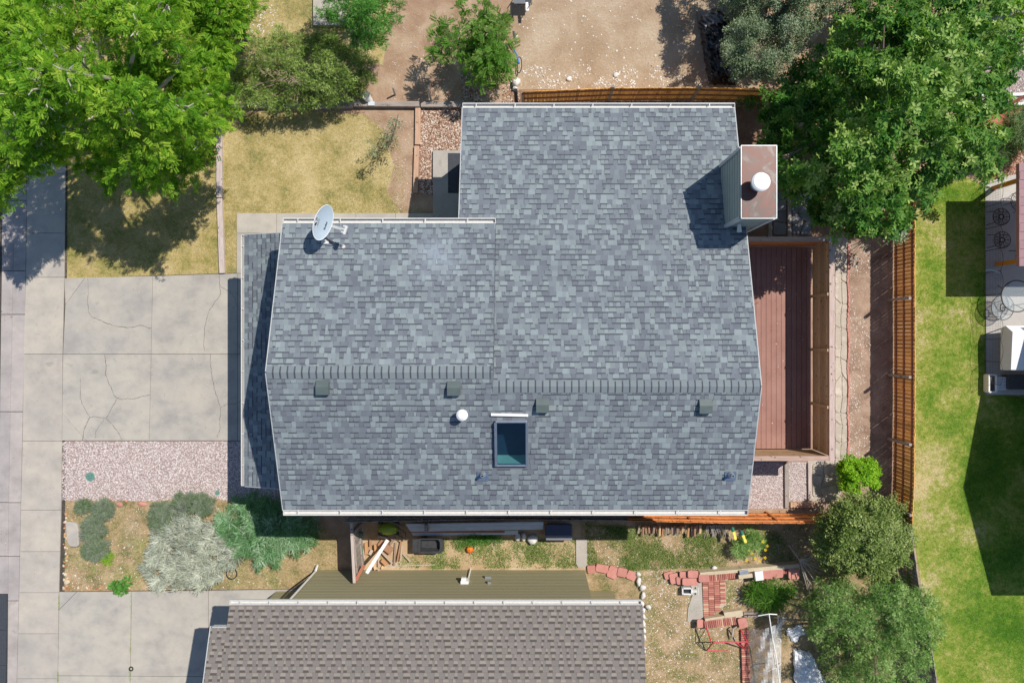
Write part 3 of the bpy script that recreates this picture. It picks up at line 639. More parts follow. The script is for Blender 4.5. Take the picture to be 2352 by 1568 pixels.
def crown(name, label, cat, poly, zlo, zhi, nb, rb, leaf, ls, nl, mat, trunk=None, tr=.12, group=None, up=.6, inset=.5, tonez=0., droop=.35, limbs=10, bark='bark', dense=.55, flat=.75, seed=1, shape='dome', stretch=1.5, gap=-.9, gs=.55, az0=None, azs=.5, btv=.26, nrand=.7):
    R2 = np.random.default_rng(seed)
    c = np.mean(poly, 0); base = P(c[0], c[1], zlo * .4) if trunk is None else P(trunk[0], trunk[1], 0); base = (base[0], base[1], 0)
    X, Y = sample(poly, nb * 6); e = edged(X, Y, poly); rp = rb * F / (H - zhi)
    k = e > rp * inset; X, Y, e = X[k][:nb * 3], Y[k][:nb * 3], e[k][:nb * 3]
    ch = []
    for i in range(len(X)):      # spread blobs
        if all((X[i] - X[j]) ** 2 + (Y[i] - Y[j]) ** 2 > (rp * dense) ** 2 for j in ch): ch.append(i)
        if len(ch) >= nb: break
    X, Y, e = X[ch], Y[ch], e[ch]
    nv = vnoise(X / rp, Y / rp, gs, seed); kk = nv > gap - .75; X, Y, e, nv = X[kk], Y[kk], e[kk], nv[kk]; n = len(X); em = max(e.max(), 1)
    z = zlo + (zhi - zlo) * np.sqrt(np.clip(e / em, 0, 1)) * R2.uniform(.7, 1.05, n)
    z = np.where(nv < gap + .25, np.maximum(z - (zhi - zlo) * .45 - .1, zlo * .8), z)
    if shape == 'flat': z = R2.uniform(zlo, zhi, n)
    C = toworld(X, Y, z); rr = rb * R2.uniform(.65, 1.25, n)
    bt = R2.uniform(-btv, btv, n)
    cw = P(c[0], c[1], zlo); ba = np.arctan2(C[:, 1] - cw[1], C[:, 0] - cw[0]) + R2.normal(0, .7, n); st_ = R2.uniform(1, stretch, n)
    root = thing(name, label, cat, base, group)
    idx = np.repeat(np.arange(n), nl); N = len(idx)
    d = R2.normal(0, 1, (N, 3)); d[:, 2] += up * .8; d /= np.linalg.norm(d, axis=1, keepdims=True)
    q = R2.uniform(.25, 1, N) ** .45; q *= 1 + .22 * np.sin(5 * np.arctan2(d[:, 1], d[:, 0]) + idx * 1.7) * (1 - abs(d[:, 2]))
    o = d * (rr[idx] * q)[:, None] * np.array([1, 1, flat]); o[:, 0] *= st_[idx]; o[:, 1] /= st_[idx] ** .6
    ca, sa = np.cos(ba[idx]), np.sin(ba[idx]); o = np.stack([o[:, 0] * ca - o[:, 1] * sa, o[:, 0] * sa + o[:, 1] * ca, o[:, 2]], 1)
    p = C[idx] + o
    p[:, 2] = np.maximum(p[:, 2], .03)
    nr = d * .7 + R2.normal(0, nrand, (N, 3)); nr[:, 2] = np.abs(nr[:, 2]) + up * .5
    az = (np.arctan2(o[:, 1], o[:, 0]) + R2.normal(0, .9, N)) if az0 is None else az0 + R2.normal(0, azs, N) + .5 * np.sin(C[idx, 0] * 3) 
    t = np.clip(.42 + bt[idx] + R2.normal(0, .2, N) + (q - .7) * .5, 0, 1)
    if tonez: t = np.clip(t + tonez * (p[:, 2] - p[:, 2].mean()), 0, 1)  # lower leaves darker, upper ones paler: crown self-shading put into the tone
    sc = ls * R2.uniform(.6, 1.3, N)
    scatter('foliage' if cat != 'tree' else 'crown', leaf[0], leaf[1], p, frames(nr, az), sc, t, mat, root)
    m = MB(); tb = Vector(base); top = Vector(C.mean(0)); top.z = max(zlo * .75, .1)
    m.tube([tb, tb.lerp(top, .5) + Vector((uni(-.1, .1), uni(-.1, .1), 0)), top], [tr, tr * .8, tr * .65], 8)
    for i in R2.permutation(n)[:limbs]:
        a = tb.lerp(top, uni(.6, 1)); b = Vector(C[i]); b.z -= rr[i] * .1
        mid = a.lerp(b, .5) + Vector((uni(-.15, .15), uni(-.15, .15), .12)) * (b - a).length * .5
        m.tube([a, mid, b], [tr * .5, tr * .3, tr * .1], 6)
        for q_ in range(3):
            o_ = b + Vector((uni(-1, 1), uni(-1, 1), uni(0, .8))).normalized() * rr[i] * 1.0
            m.tube([mid.lerp(b, .6), b.lerp(o_, .5) + Vector((0, 0, .04)), o_], [tr * .16, tr * .1, tr * .05], 5)
    m.build('trunk' if cat == 'tree' else 'stems', M[bark], root)
    return root

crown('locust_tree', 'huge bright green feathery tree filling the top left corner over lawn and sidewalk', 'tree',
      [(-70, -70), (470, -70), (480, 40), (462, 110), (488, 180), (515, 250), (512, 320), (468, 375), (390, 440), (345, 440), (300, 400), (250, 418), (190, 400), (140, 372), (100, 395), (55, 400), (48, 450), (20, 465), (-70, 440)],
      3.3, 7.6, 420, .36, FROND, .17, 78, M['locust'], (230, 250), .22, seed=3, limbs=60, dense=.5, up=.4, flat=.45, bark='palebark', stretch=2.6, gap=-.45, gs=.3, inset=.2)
crown('locust_tree', 'shaded green feathery tree between the huge top left tree and the dark shrub', 'tree',
      [(480, -70), (580, -70), (578, 30), (530, 95), (528, 140), (508, 190), (505, 235), (488, 225), (470, 150), (470, 60)],
      2.2, 4.4, 50, .34, FROND, .17, 90, M['locust'], (520, 60), .1, seed=4, limbs=14, stretch=2.2, gap=-.5, gs=.35, inset=.2)
crown('green_tree', 'light green bushy tree at the top edge above the dark leafy shrub', 'tree',
      [(725, -70), (905, -70), (915, 40), (880, 100), (850, 118), (815, 95), (800, 60), (740, 40)], 1.8, 3.4, 60, .3, SPRIG, .12, 210, M['lightgreen'], (840, 10), .09, seed=5, stretch=2, gap=-.6, gs=.35, inset=.2)
crown('leafy_shrub', 'wide dark leafy shrub with pale dead twigs above the retaining timber', 'shrub',
      [(530, 130), (560, 72), (600, 95), (640, 70), (700, 85), (740, 60), (800, 110), (850, 130), (862, 175), (820, 225), (780, 240), (700, 248), (600, 250), (540, 240), (520, 190)],
      .6, 2.0, 240, .22, SPRIG, .09, 150, M['barberry'], (680, 170), .07, seed=6, limbs=40, flat=.7, stretch=1.8, gap=-.6, gs=.4, inset=.1, dense=.55)
crown('sapling', 'thin feathery green sapling standing on bare dirt beside the blue bicycle', 'tree',
      [(990, 60), (1010, 20), (1060, 10), (1110, 0), (1160, 30), (1180, 80), (1195, 130), (1180, 170), (1120, 200), (1085, 190), (1050, 160), (1000, 150), (980, 110)],
      1.0, 2.4, 46, .3, FROND, .22, 22, M['feather'], (1095, 130), .035, seed=9, limbs=16, up=1.0)
crown('sapling', 'small dense feathery clump at the foot of the sapling on the dirt', 'shrub', [(1050, 100), (1120, 70), (1170, 100), (1180, 150), (1130, 198), (1090, 185), (1060, 150)],
      .8, 1.7, 22, .28, FROND, .2, 46, M['feather'], (1110, 140), .03, seed=10, up=.9)
crown('olive_tree', 'grey green tree beside the black tarp at the top edge', 'tree',
      [(1645, -280), (1960, -280), (1960, 30), (1880, 60), (1830, 110), (1810, 160), (1770, 190), (1730, 170), (1690, 180), (1660, 130), (1670, 60)],
      2.0, 4.0, 330, .27, DIAM, .07, 360, M['sagegreen'], (1790, 40), .1, seed=11, limbs=30, stretch=1.9, gap=-.6, gs=.35, inset=.2, dense=.5)
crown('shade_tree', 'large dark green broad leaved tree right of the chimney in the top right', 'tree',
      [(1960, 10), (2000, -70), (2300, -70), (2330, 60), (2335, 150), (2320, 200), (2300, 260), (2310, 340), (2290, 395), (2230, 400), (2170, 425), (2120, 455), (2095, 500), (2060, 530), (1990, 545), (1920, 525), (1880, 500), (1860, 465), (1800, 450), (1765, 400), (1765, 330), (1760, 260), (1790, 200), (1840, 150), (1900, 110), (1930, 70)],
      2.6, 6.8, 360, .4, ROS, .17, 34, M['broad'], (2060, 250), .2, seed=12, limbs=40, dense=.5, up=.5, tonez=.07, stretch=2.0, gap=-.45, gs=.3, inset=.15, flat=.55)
crown('juniper', 'soft pale green bush at the right edge beside the large shade tree', 'shrub', [(2290, 255), (2400, 240), (2400, 340), (2330, 350), (2300, 385), (2270, 390), (2280, 320)], .6, 1.6, 24, .3, SPIKE, .2, 420, M['juniper'], (2330, 300), .04, seed=13)
crown('yellow_green_shrub', 'yellow green shrub in the very top right corner', 'shrub', [(2300, -40), (2420, -40), (2420, 110), (2340, 110), (2320, 60), (2290, 20)], .6, 1.6, 20, .3, DIAM, .09, 420, M['lime'], (2350, 30), .04, seed=14)
crown('lime_shrub', 'bright lime green shrub by the flagstone corner south of the deck', 'shrub', [(1925, 1060), (1945, 1040), (1985, 1050), (2005, 1030), (2018, 1060), (2028, 1090), (2020, 1115), (1985, 1125), (1960, 1140), (1935, 1125), (1922, 1090)],
      .45, 1.25, 30, .2, DIAM, .085, 330, M['lime'], (1970, 1085), .03, seed=15, dense=.7)
crown('olive_bush', 'olive green bushy tree at the east end of the orange side fence', 'tree', [(1905, 1165), (1960, 1140), (2010, 1138), (2050, 1150), (2085, 1190), (2092, 1250), (2070, 1300), (2020, 1330), (1960, 1310), (1900, 1300), (1870, 1260), (1880, 1210)],
      1.2, 2.9, 170, .26, DIAM, .08, 330, M['olivebush'], (1990, 1230), .08, seed=16, limbs=30, stretch=2.0, gap=-.7, gs=.35, inset=.05, dense=.5)
crown('yard_tree', 'rounded mid green tree in the bottom right beside the white tarp', 'tree', [(1868, 1350), (1905, 1312), (1960, 1350), (2040, 1330), (2090, 1310), (2110, 1350), (2160, 1380), (2165, 1440), (2140, 1480), (2130, 1530), (2120, 1600), (1980, 1600), (1915, 1575), (1885, 1510), (1858, 1450), (1850, 1390)],
      1.0, 3.3, 260, .25, SPRIG, .11, 120, M['midgreen'], (1990, 1450), .1, seed=17, limbs=40, stretch=1.9, gap=-.6, gs=.3, inset=.1, dense=.55)
crown('ornamental_grass', 'fresh green fern like clump behind the brick wall', 'plant', [(1705, 1345), (1760, 1330), (1800, 1340), (1840, 1370), (1830, 1400), (1780, 1400), (1730, 1390)], .1, .45, 18, .2, SPIKE, .26, 130, M['feather'], None, .02, seed=18)
crown('flowering_plant', 'dark green plant dotted with yellow flowers beside the upturned boots', 'plant', [(1690, 1215), (1735, 1210), (1752, 1240), (1745, 1270), (1710, 1280), (1680, 1268), (1675, 1240)], .15, .45, 14, .2, SPIKE, .16, 260, M['midgreen'], None, .015, seed=19)
for i, (x, y) in enumerate([(1752, 1243), (1758, 1262), (1721, 1262), (1735, 1282), (1745, 1287), (1757, 1280), (1715, 1286), (1727, 1270), (1762, 1253)]):
    pass
# garden clumps in front of the gravel
for i, (cx, cy, rx, ry, hgt, lab) in enumerate([(213, 1213, 27, 26, .38, 'purple grey lavender mound beside the grey stone slab'), (220, 1262, 27, 24, .36, 'purple grey lavender mound just below the one touching the stone slab'),
        (235, 1168, 22, 18, .33, 'green lavender mound at the gravel edge left of the red stones'), (372, 1185, 28, 34, .42, 'tall grey green lavender mound left of the widest one'), (440, 1160, 60, 26, .42, 'widest green lavender mound along the gravel edge'), (192, 1162, 10, 10, .2, 'tiny green lavender tuft nearest the sidewalk')]):
    poly = [(cx + rx * math.cos(a * .7854), cy + ry * math.sin(a * .7854)) for a in range(8)]
    crown('lavender', lab, 'plant', poly, .08, hgt, 26, .14, SPIKE, .15, 230, M['lavender'], None, .012, seed=30 + i, group='lavender mounds', up=1.2, inset=.3)
crown('silver_artemisia', 'large spreading silver grey plant in the front garden bed', 'plant', [(345, 1260), (365, 1215), (400, 1200), (425, 1185), (450, 1188), (490, 1205), (520, 1235), (550, 1270), (530, 1320), (510, 1345), (440, 1350), (360, 1348), (330, 1300)],
      .08, .4, 190, .13, SPIKE, .24, 105, M['silver'], None, .02, seed=40, up=.7, inset=.2, shape='flat', az0=3.0, azs=.75, gap=-1.0, gs=.5)
crown('silver_artemisia', 'small silver sprig right of the large silver plant', 'plant', [(515, 1262), (548, 1262), (552, 1290), (530, 1300), (512, 1290)], .1, .3, 8, .15, SPIKE, .28, 70, M['silver'], None, .012, seed=41)
crown('sage_shrub', 'broad blue green plumed shrub between the silver plant and the plank gate', 'shrub', [(520, 1150), (600, 1140), (650, 1170), (720, 1185), (740, 1210), (720, 1250), (670, 1275), (600, 1300), (560, 1270), (510, 1230), (505, 1180)],
      .2, .9, 110, .2, SPIKE, .2, 170, M['seagreen'], (620, 1215), .03, seed=42, up=.7, stretch=2.4, inset=.1, gap=-.7, gs=.3)
crown('green_weed', 'bright green leafy weed at the edge of the neighbouring driveway', 'plant', [(258, 1330), (295, 1328), (300, 1350), (280, 1362), (250, 1350)], .05, .2, 8, .12, OVAL, .14, 26, M['lightgreen'], None, .008, seed=43)
crown('yellow_green_tuft', 'small yellow green tuft beside the lower lavender mound', 'plant', [(236, 1270), (258, 1268), (260, 1285), (245, 1294), (234, 1285)], .05, .2, 6, .11, SPIKE, .15, 60, M['lime'], None, .008, seed=44)
crown('grass_clump', 'tall green grass clump behind the orange pumpkin', 'plant', [(1045, 1232), (1120, 1226), (1160, 1240), (1110, 1250), (1055, 1248)], .05, .2, 12, .14, SPIKE, .18, 70, M['lightgreen'], None, .01, seed=45)
crown('spindly_shrub', 'sparse little shrub on dark soil at the end of the cedar fence', 'shrub', [(1700, 212), (1735, 205), (1760, 225), (1750, 250), (1715, 250), (1695, 235)], .2, .7, 9, .2, OVAL, .09, 45, M['broad'], None, .012, seed=46)
crown('spindly_shrub', 'sparse dark branching shrub rooted at the edge of the side lawn dirt', 'shrub', [(905, 255), (930, 250), (935, 290), (920, 330), (895, 345), (860, 372), (838, 360), (850, 320), (880, 300)], .4, 1.5, 16, .17, DIAM, .07, 42, M['sagegreen'], (915, 262), .015, seed=48, limbs=16, stretch=2)
crown('pale_shrub', 'sparse pale leaved branch overhanging the top of the tall cedar fence', 'shrub', [(2000, 515), (2040, 505), (2090, 500), (2085, 540), (2065, 560), (2040, 550)], 1.0, 2.1, 10, .25, OVAL, .1, 60, M['sagegreen'], (2030, 520), .02, seed=47, bark='palebark', limbs=10)

# ------------------------------------------------------------------ main house
SN, SS = .295, .32
# image-down coordinate d = -world y
def z_s(d): return 6.45 - .32 * (d - 1.06)                 # south slope
def z_nl(d): return 6.45 - .30 * (1.06 - d)                # north slope, west part
def z_nr(d): return 6.32 - .29 * (1.47 - d)                # north slope, east part
house = thing('house', 'house under the blue grey shingle roof with chimney and skylight in the middle', 'house', (0, 0, 0))

def shingles(m, x0, x1, d0, d1, zf, expo, w0, w1, r, axis='x', tooth=.52, band=.24, nt=8, lift=.012, bandtone=None, holes=(), alt=False):
    """rows from eave d0 to ridge d1; zf(d) roof height; x0..x1 across (axis x) or swapped (axis y)"""
    s = (zf(d1) - zf(d0)) / (d1 - d0); L = abs(d1 - d0) * math.sqrt(1 + s * s); rows = max(1, int(round(L / expo))); st = (d1 - d0) / rows
    def pt(u, d, dz): 
        z = zf(d) + dz
        return (u, -d, z) if axis == 'x' else (d, -u, z)
    flip = (d1 - d0 > 0) == (axis == 'x')
    def quad(a, b, da, db, za, zb, t, ins=0):
        f = [pt(a + ins, da, za), pt(b - ins, da, za), pt(b, db, zb), pt(a, db, zb)]
        if flip: f = f[::-1]
        m.face(f, t)
    for i in range(rows):
        da = d0 + i * st; db = da + st
        u = x0 - r.uniform(0, w1); last = -1; isT = r.random() < .5
        while u < x1:
            wd = r.uniform(w0, w1) * (.6 if r.random() < .2 else 1.1); a, b = max(u, x0), min(u + wd, x1); u += wd
            if b - a < .01: continue
            ti = r.randrange(nt)
            if ti == last: ti = (ti + 3) % nt
            last = ti; isT = (not isT) if alt else (r.random() < tooth)
            if alt: ti = r.choice((2, 4, 2, 6)) if isT else r.choice((0, 1, 3, 5, 7))
            t = (ti + .5) / (nt + 1)
            if any(a < h[1] and b > h[0] and max(da, db) > h[2] and min(da, db) < h[3] for h in holes): continue
            if isT:
                jt = r.uniform(-.004, .004); k = st * (1 - band)
                zA, zB = lift + .008, .006
                quad(a, b, da + jt, da + k, zA, zA + (zB - zA) * (1 - band), t, .006)
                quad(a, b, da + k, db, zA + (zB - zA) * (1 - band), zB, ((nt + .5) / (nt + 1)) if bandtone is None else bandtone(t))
                f = [pt(a, da + jt, 0), pt(b, da + jt, 0), pt(b, da + jt, zA), pt(a, da + jt, zA)]; m.face(f, t)
                m.face([pt(a, da, 0), pt(a, da, zA), pt(a, db, zB)], t); m.face([pt(b, da, 0), pt(b, da, zA), pt(b, db, zB)], t)
            else:
                quad(a, b, da, db, lift, .003, t)
                m.face([pt(a, da, 0), pt(b, da, 0), pt(b, da, lift), pt(a, da, lift)], t)
r1 = random.Random(5)
XL, XR, XS, XM = -7.53, 6.69, -1.03, -2.16
hole_s = (-.98, -.06, 2.53, 3.88)      # skylight opening (x0,x1,d0,d1)
roof = MB()
T = .06
def slab(m, x0, x1, d0, d1, zf, t=.5, th=.14, off=-.002):
    a, b = min(d0, d1), max(d0, d1)
    v = [(x0, -a, zf(a) + off), (x1, -a, zf(a) + off), (x1, -b, zf(b) + off), (x0, -b, zf(b) + off)]
    lo_ = [(p[0], p[1], p[2] - th) for p in v]
    m.face(v[::-1], t); m.face(lo_, t)
    for i in range(4):
        j = (i + 1) % 4; m.face([lo_[i], lo_[j], v[j], v[i]], t)
for args in ((XL, XS, 1.06, 5.33, z_s), (XS, hole_s[0], 1.47, 5.33, z_s), (hole_s[0], hole_s[1], 1.47, hole_s[2], z_s), (hole_s[0], hole_s[1], hole_s[3], 5.33, z_s), (hole_s[1], XR, 1.47, 5.33, z_s),
             (XL, XS, -3.41, 1.06, z_nl), (XM, XR, -7.39, 1.47, z_nr)): slab(roof, *args)
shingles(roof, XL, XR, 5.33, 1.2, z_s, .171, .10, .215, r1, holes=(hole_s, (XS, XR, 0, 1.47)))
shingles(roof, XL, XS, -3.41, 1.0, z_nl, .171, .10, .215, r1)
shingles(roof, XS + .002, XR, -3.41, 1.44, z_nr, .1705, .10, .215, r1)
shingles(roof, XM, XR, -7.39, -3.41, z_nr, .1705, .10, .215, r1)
roof.build('roof', M['shingle'], house)
# front lower roof
zf_p = lambda x: 2.92 + .30 * (x + 9.62)
pr = MB()
v = [(-9.62, 3.39), (-9.62, -5.08), (-7.25, -5.08), (-7.25, 3.39)]
top = [(x, y, zf_p(x)) for x, y in v]; bot = [(x, y, zf_p(x) - .12) for x, y in v]
pr.face(top); pr.face(bot[::-1])
for i in range(4): pr.face([bot[i], bot[(i + 1) % 4], top[(i + 1) % 4], top[i]])
shingles(pr, -3.39, 5.08, -9.62, -7.25, zf_p, .171, .10, .215, r1, axis='y')
pr.build('porch_roof', M['shingle'], house)
# ridge caps
def ridge(x0, x1, d, z, sn, ss, n, mat=M['shingle'], wid=.185):
    m = MB(); st = (x1 - x0) / n; tn = 2.5 / 9
    for i in range(n):
        a, b = x0 + i * st, x0 + (i + 1) * st; k = st * .8
        for (p, q, h1, h2, t) in ((a, a + k, .022, .034, 2.5 / 9 if i % 3 else 5.5 / 9), (a + k, b, .016, .016, 8.5 / 9)):  # dark end strip paints the shadow line between caps
            for sg, sl in ((-1, sn), (1, ss)):
                f = [(p, -d, z + h1), (q, -d, z + h2), (q, -(d + sg * wid), z + h2 - sl * wid), (p, -(d + sg * wid), z + h1 - sl * wid)]
                m.face(f if sg > 0 else f[::-1], t)
                m.face([(p, -(d + sg * wid), z + h1 - sl * wid), (q, -(d + sg * wid), z + h2 - sl * wid), (q, -(d + sg * wid), z - .02 - sl * wid), (p, -(d + sg * wid), z - .02 - sl * wid)], t)
    return m.build('ridge_cap', mat, house)
ridge(XL + .01, XS - .06, 1.06, 6.45, .30, .32, 31); ridge(XS - .02, XR, 1.47, 6.32, .29, .32, 37)
# walls
wl = MB()
for x0, x1, d0, d1, h in ((-7.2, XS, -3.1, 5.0, 4.95), (-1.9, 6.45, -7.05, 5.0, 3.7), (-9.25, -7.2, -3.1, 4.8, 2.85), (XS - .1, 6.45, -3.1, 5.0, 4.95)):
    wl.prism([(x0, -d0), (x1, -d0), (x1, -d1), (x0, -d1)], 0, h - .02 - rnd() * .01)
for xx in (-7.2, 6.44):         # gable triangles
    dd = (-3.1, 1.06, 5.0) if xx < 0 else (-7.05, 1.47, 5.0); z0 = 4.9 if xx < 0 else 3.66
    wl.face([(xx, -dd[0], z0), (xx, -dd[1], 6.2), (xx, -dd[2], z0)])
wl.build('wall', M['siding'], house)
# rake and fascia boards
fb = MB()
def rake(x, pts):
    global fb
    for (d0, z0), (d1, z1) in zip(pts[:-1], pts[1:]): fb.bar((x, -d0, z0 - .085), (x, -d1, z1 - .085), .03, .17, t=.5)
    fb.build('fascia', M['cream'], house); fb = MB()
rake(XL - .017, [(-3.42, z_nl(-3.42)), (1.06, 6.45), (5.34, z_s(5.34))]); rake(XR + .017, [(-7.4, z_nr(-7.4)), (1.47, 6.32), (5.34, z_s(5.34))])
rake(XM - .017, [(-7.4, z_nr(-7.4)), (-3.5, z_nr(-3.5))])
fb.bar((-9.6, 3.41, zf_p(-9.6) - .08), (-7.25, 3.41, zf_p(-7.25) - .08), .03, .14); fb.build('fascia', M['cream'], house); fb = MB(); fb.bar((-9.6, -5.10, zf_p(-9.6) - .08), (-7.25, -5.10, zf_p(-7.25) - .08), .03, .14)
fb.build('fascia', M['cream'], house)
# gutters
def gutter(a, b, side, z, ns, parent, wid=.16):
    """open box gutter from a to b (world xy); side = unit vector away from the roof"""
    a, b, s_ = Vector((*a, z)), Vector((*b, z)), Vector((*side, 0)); m = MB()
    m.bar(a + s_ * .012 + Vector((0, 0, -.05)), b + s_ * .012 + Vector((0, 0, -.05)), .02, .13)
    m.bar(a + s_ * wid + Vector((0, 0, -.05)), b + s_ * wid + Vector((0, 0, -.05)), .028, .11)
    m.bar(a + s_ * wid * .5 + Vector((0, 0, -.1)), b + s_ * wid * .5 + Vector((0, 0, -.1)), wid - .02, .012)
    d = (b - a).normalized()
    for p in (a, b): m.bar(p + Vector((0, 0, -.05)), p + s_ * wid + Vector((0, 0, -.05)), .014, .115)
    g_ = m.build('gutter', M['white_metal'], parent)
    for i in range(ns):
        p = a.lerp(b, (i + .35) / ns); k = MB(); k.bar(p + s_ * .005 + Vector((0, 0, .012)), p + s_ * (wid + .01) + Vector((0, 0, .012)), .03, .008)
        k.build('strap', M['white_metal'], g_)
gutter((XM, 7.40), (XR + .02, 7.40), (0, 1), 3.74, 7, house); gutter((XL, 3.42), (XS, 3.42), (0, 1), 5.09, 5, house)
gutter((XL, -5.34), (XR + .02, -5.34), (0, -1), 5.07, 11, house); gutter((-9.63, 3.39), (-9.63, -5.08), (-1, 0), 2.9, 8, house, .10)
# vents on the roof
def on_s(X, Y):       # picture point on the south slope
    d = 3.
    for _ in range(20): z = z_s(d); d = (Y - NY) * (H - z) / F
    return Vector(((X - NX) * (H - z) / F, -d, z))
for X, Y in ((743, 889), (1043, 891), (1246, 930), (1619, 932)):
    c = on_s(X, Y); hw, hl = .185, .21; m = MB(); sl = .32
    def vp(dx, dd, h): return (c.x + dx, c.y - dd, c.z - sl * dd + h)
    for sg in (1,):
        pts = lambda dd, h: [vp(-hw, dd, h), vp(hw, dd, h)]
        A0, A1, A2 = pts(-hl, .03), pts(-.02, .16), pts(hl, .20); B0, B2 = pts(-hl, .004), pts(hl, .09)
        m.face([A0[0], A1[0], A1[1], A0[1]]); m.face([A1[0], A2[0], A2[1], A1[1]]); m.face([A2[0], B2[0], B2[1], A2[1]])
        for i in (0, 1): m.face([A0[i], B0[i], B2[i], A2[i], A1[i]])
        m.face([B0[0], B0[1], B2[1], B2[0]])
    m.box(vp(0, .02, .03), (hw * 1.7, hl * 1.7, .06), Matrix.Rotation(.31, 3, 'X'))
    m.build('roof_vent', M['dark_vent'], house)
c = on_s(1064, 950); m = MB(); m.lathe(c, [(.07, -.05), (.07, .32)], 16); m.lathe(c + Vector((0, 0, .30)), [(.13, 0), (.165, .02), (.165, .06), (.10, .11), (.02, .12)], 24)
m.build('vent_cap', M['white'], house); m = MB(); m.box(c + Vector((.02, -.02, .015)), (.30, .30, .01), Matrix.Rotation(.31, 3, 'X')); m.build('vent_flashing', M['galv'], house)
for X, Y in ((1109, 1090), (1677, 1090)):
    c = on_s(X, Y); m = MB(); m.box(c + Vector((0, -.04, .02)), (.34, .30, .01), Matrix.Rotation(.31, 3, 'X')); fl = m.build('vent_flashing', M['flash'], house)
    m = MB(); m.lathe(c + Vector((0, .02, 0)), [(.11, .0), (.085, .1), (.05, .16), (.047, .30), (.033, .30), (.033, .12)], 16); m.build('vent_pipe', M['galv'], house, smooth=False)
    m = MB(); m.lathe(c + Vector((0, .02, 0)), [(.032, .2), (.032, .285)], 12); m.build('pipe_bore', M['black'], house)
# skylight
sk = MB(); x0, x1, d0, d1 = hole_s
fw = .08; hh = .15
def sp(x, d, h): return (x, -d, z_s(d) + h)
for a, b in (((x0, d0), (x1, d0)), ((x0, d1), (x1, d1)), ((x0, d0), (x0, d1)), ((x1, d0), (x1, d1))):
    sk.bar(sp(*a, hh * .35), sp(*b, hh * .35), fw, hh * 1.1, up=(0, .3, 1))
skf = sk.build('skylight', M['skyframe'], house, bevel=.008)
m = MB(); m.face([sp(x0 + .03, d0 + .03, .13), sp(x1 - .03, d0 + .03, .13), sp(x1 - .03, d1 - .03, .13), sp(x0 + .03, d1 - .03, .13)][::-1]); m.build('pane', M['glass'], skf)
m = MB(); zb = 3.4
for a, b in (((x0, d0), (x1, d0)), ((x1, d0), (x1, d1)), ((x1, d1), (x0, d1)), ((x0, d1), (x0, d0))):
    m.face([(a[0], -a[1], z_s(a[1])), (b[0], -b[1], z_s(b[1])), (b[0], -b[1], zb), (a[0], -a[1], zb)])
m.face([(x0, -d1 + .01, z_s(d1) + .02), (x1, -d1 + .01, z_s(d1) + .02), (x1, -d1 + .2, 4.975), (x0, -d1 + .2, 4.975)]); m.build('skylight_shaft', M['room'], skf)
m = MB(); m.prism([(x0 - .03, -d0 + .03), (x1 + .03, -d0 + .03), (x1 + .03, -d1 - .03), (x0 - .03, -d1 - .03)], 4.955, 4.972); m.build('shaft_dark_stop', M['shaftdark'], skf)  # dark slab added as stand-in for the unlit space below
c1, c2 = on_s(1128, 951), on_s(1213, 953); m = MB(); m.bar(c1 + Vector((0, 0, .05)), c2 + Vector((0, 0, .05)), .075, .05); m.build('flashing_board', M['white'], house)
# chimney
ch = MB(); cx0, cx1, cd0, cd1 = 6.07, 7.00, -5.35, -3.36
ch.prism([(cx0, -cd0), (cx1, -cd0), (cx1, -cd1), (cx0, -cd1)], 0, 6.5)
for i in range(9):       # lap siding lines
    z = 4.2 + i * .25
    ch.prism([(cx0 - .012, -cd0 + .012), (cx1 + .012, -cd0 + .012), (cx1 + .012, -cd1 - .012), (cx0 - .012, -cd1 - .012)], z, z + .17)
chim = ch.build('chimney', M['siding'], house)
for x, d in ((cx0, cd0), (cx0, cd1), (cx1, cd1)): m = MB(); m.box((x, -d, 5.2), (.10, .10, 2.5)); m.build('corner_trim', M['cream'], chim)
m = MB(); m.prism([(6.04, 5.38), (7.03, 5.38), (7.03, 3.33), (6.04, 3.33)], 6.52, 6.60)
m.build('chimney_cap', M['cap'], chim)
m = MB()
for a, b in (((6.03, 5.39), (7.04, 5.39)), ((6.03, 3.32), (7.04, 3.32)), ((6.03, 5.39), (6.03, 3.32)), ((7.04, 5.39), (7.04, 3.32))): m.bar((*a, 6.585), (*b, 6.585), .016, .05)
m.build('cap_rim', M['galv'], chim)
fx, fy = PX(1749, 7.05), PY(417, 7.05)
m = MB(); m.lathe((fx, fy, 6.6), [(.17, 0), (.17, .34)], 24); m.build('flue', M['galv'], chim)
m = MB(); m.lathe((fx, fy, 6.93), [(.22, 0), (.26, .02), (.26, .1), (.21, .14)], 28); m.build('flue_cap', M['white'], chim)
m = MB(); c = Vector((PX(1699, 5.6), PY(513, 5.6), 5.55)); m.tube([c + Vector((0, .12, .05)), c], .03, 8); m.tube([c, c + Vector((.04, -.22, -.12))], [.045, .075], 12); m.build('spotlight', M['white_metal'], chim)
# porch door mat
props(MB().prism([P(1030, 354)[:2], P(1075, 354)[:2], P(1075, 445)[:2], P(1030, 445)[:2]], .12, .135).build('door_mat', M['rubber'], loc=P(1045, 400, .12)), 'dark grey door mat on the small concrete porch', 'mat')

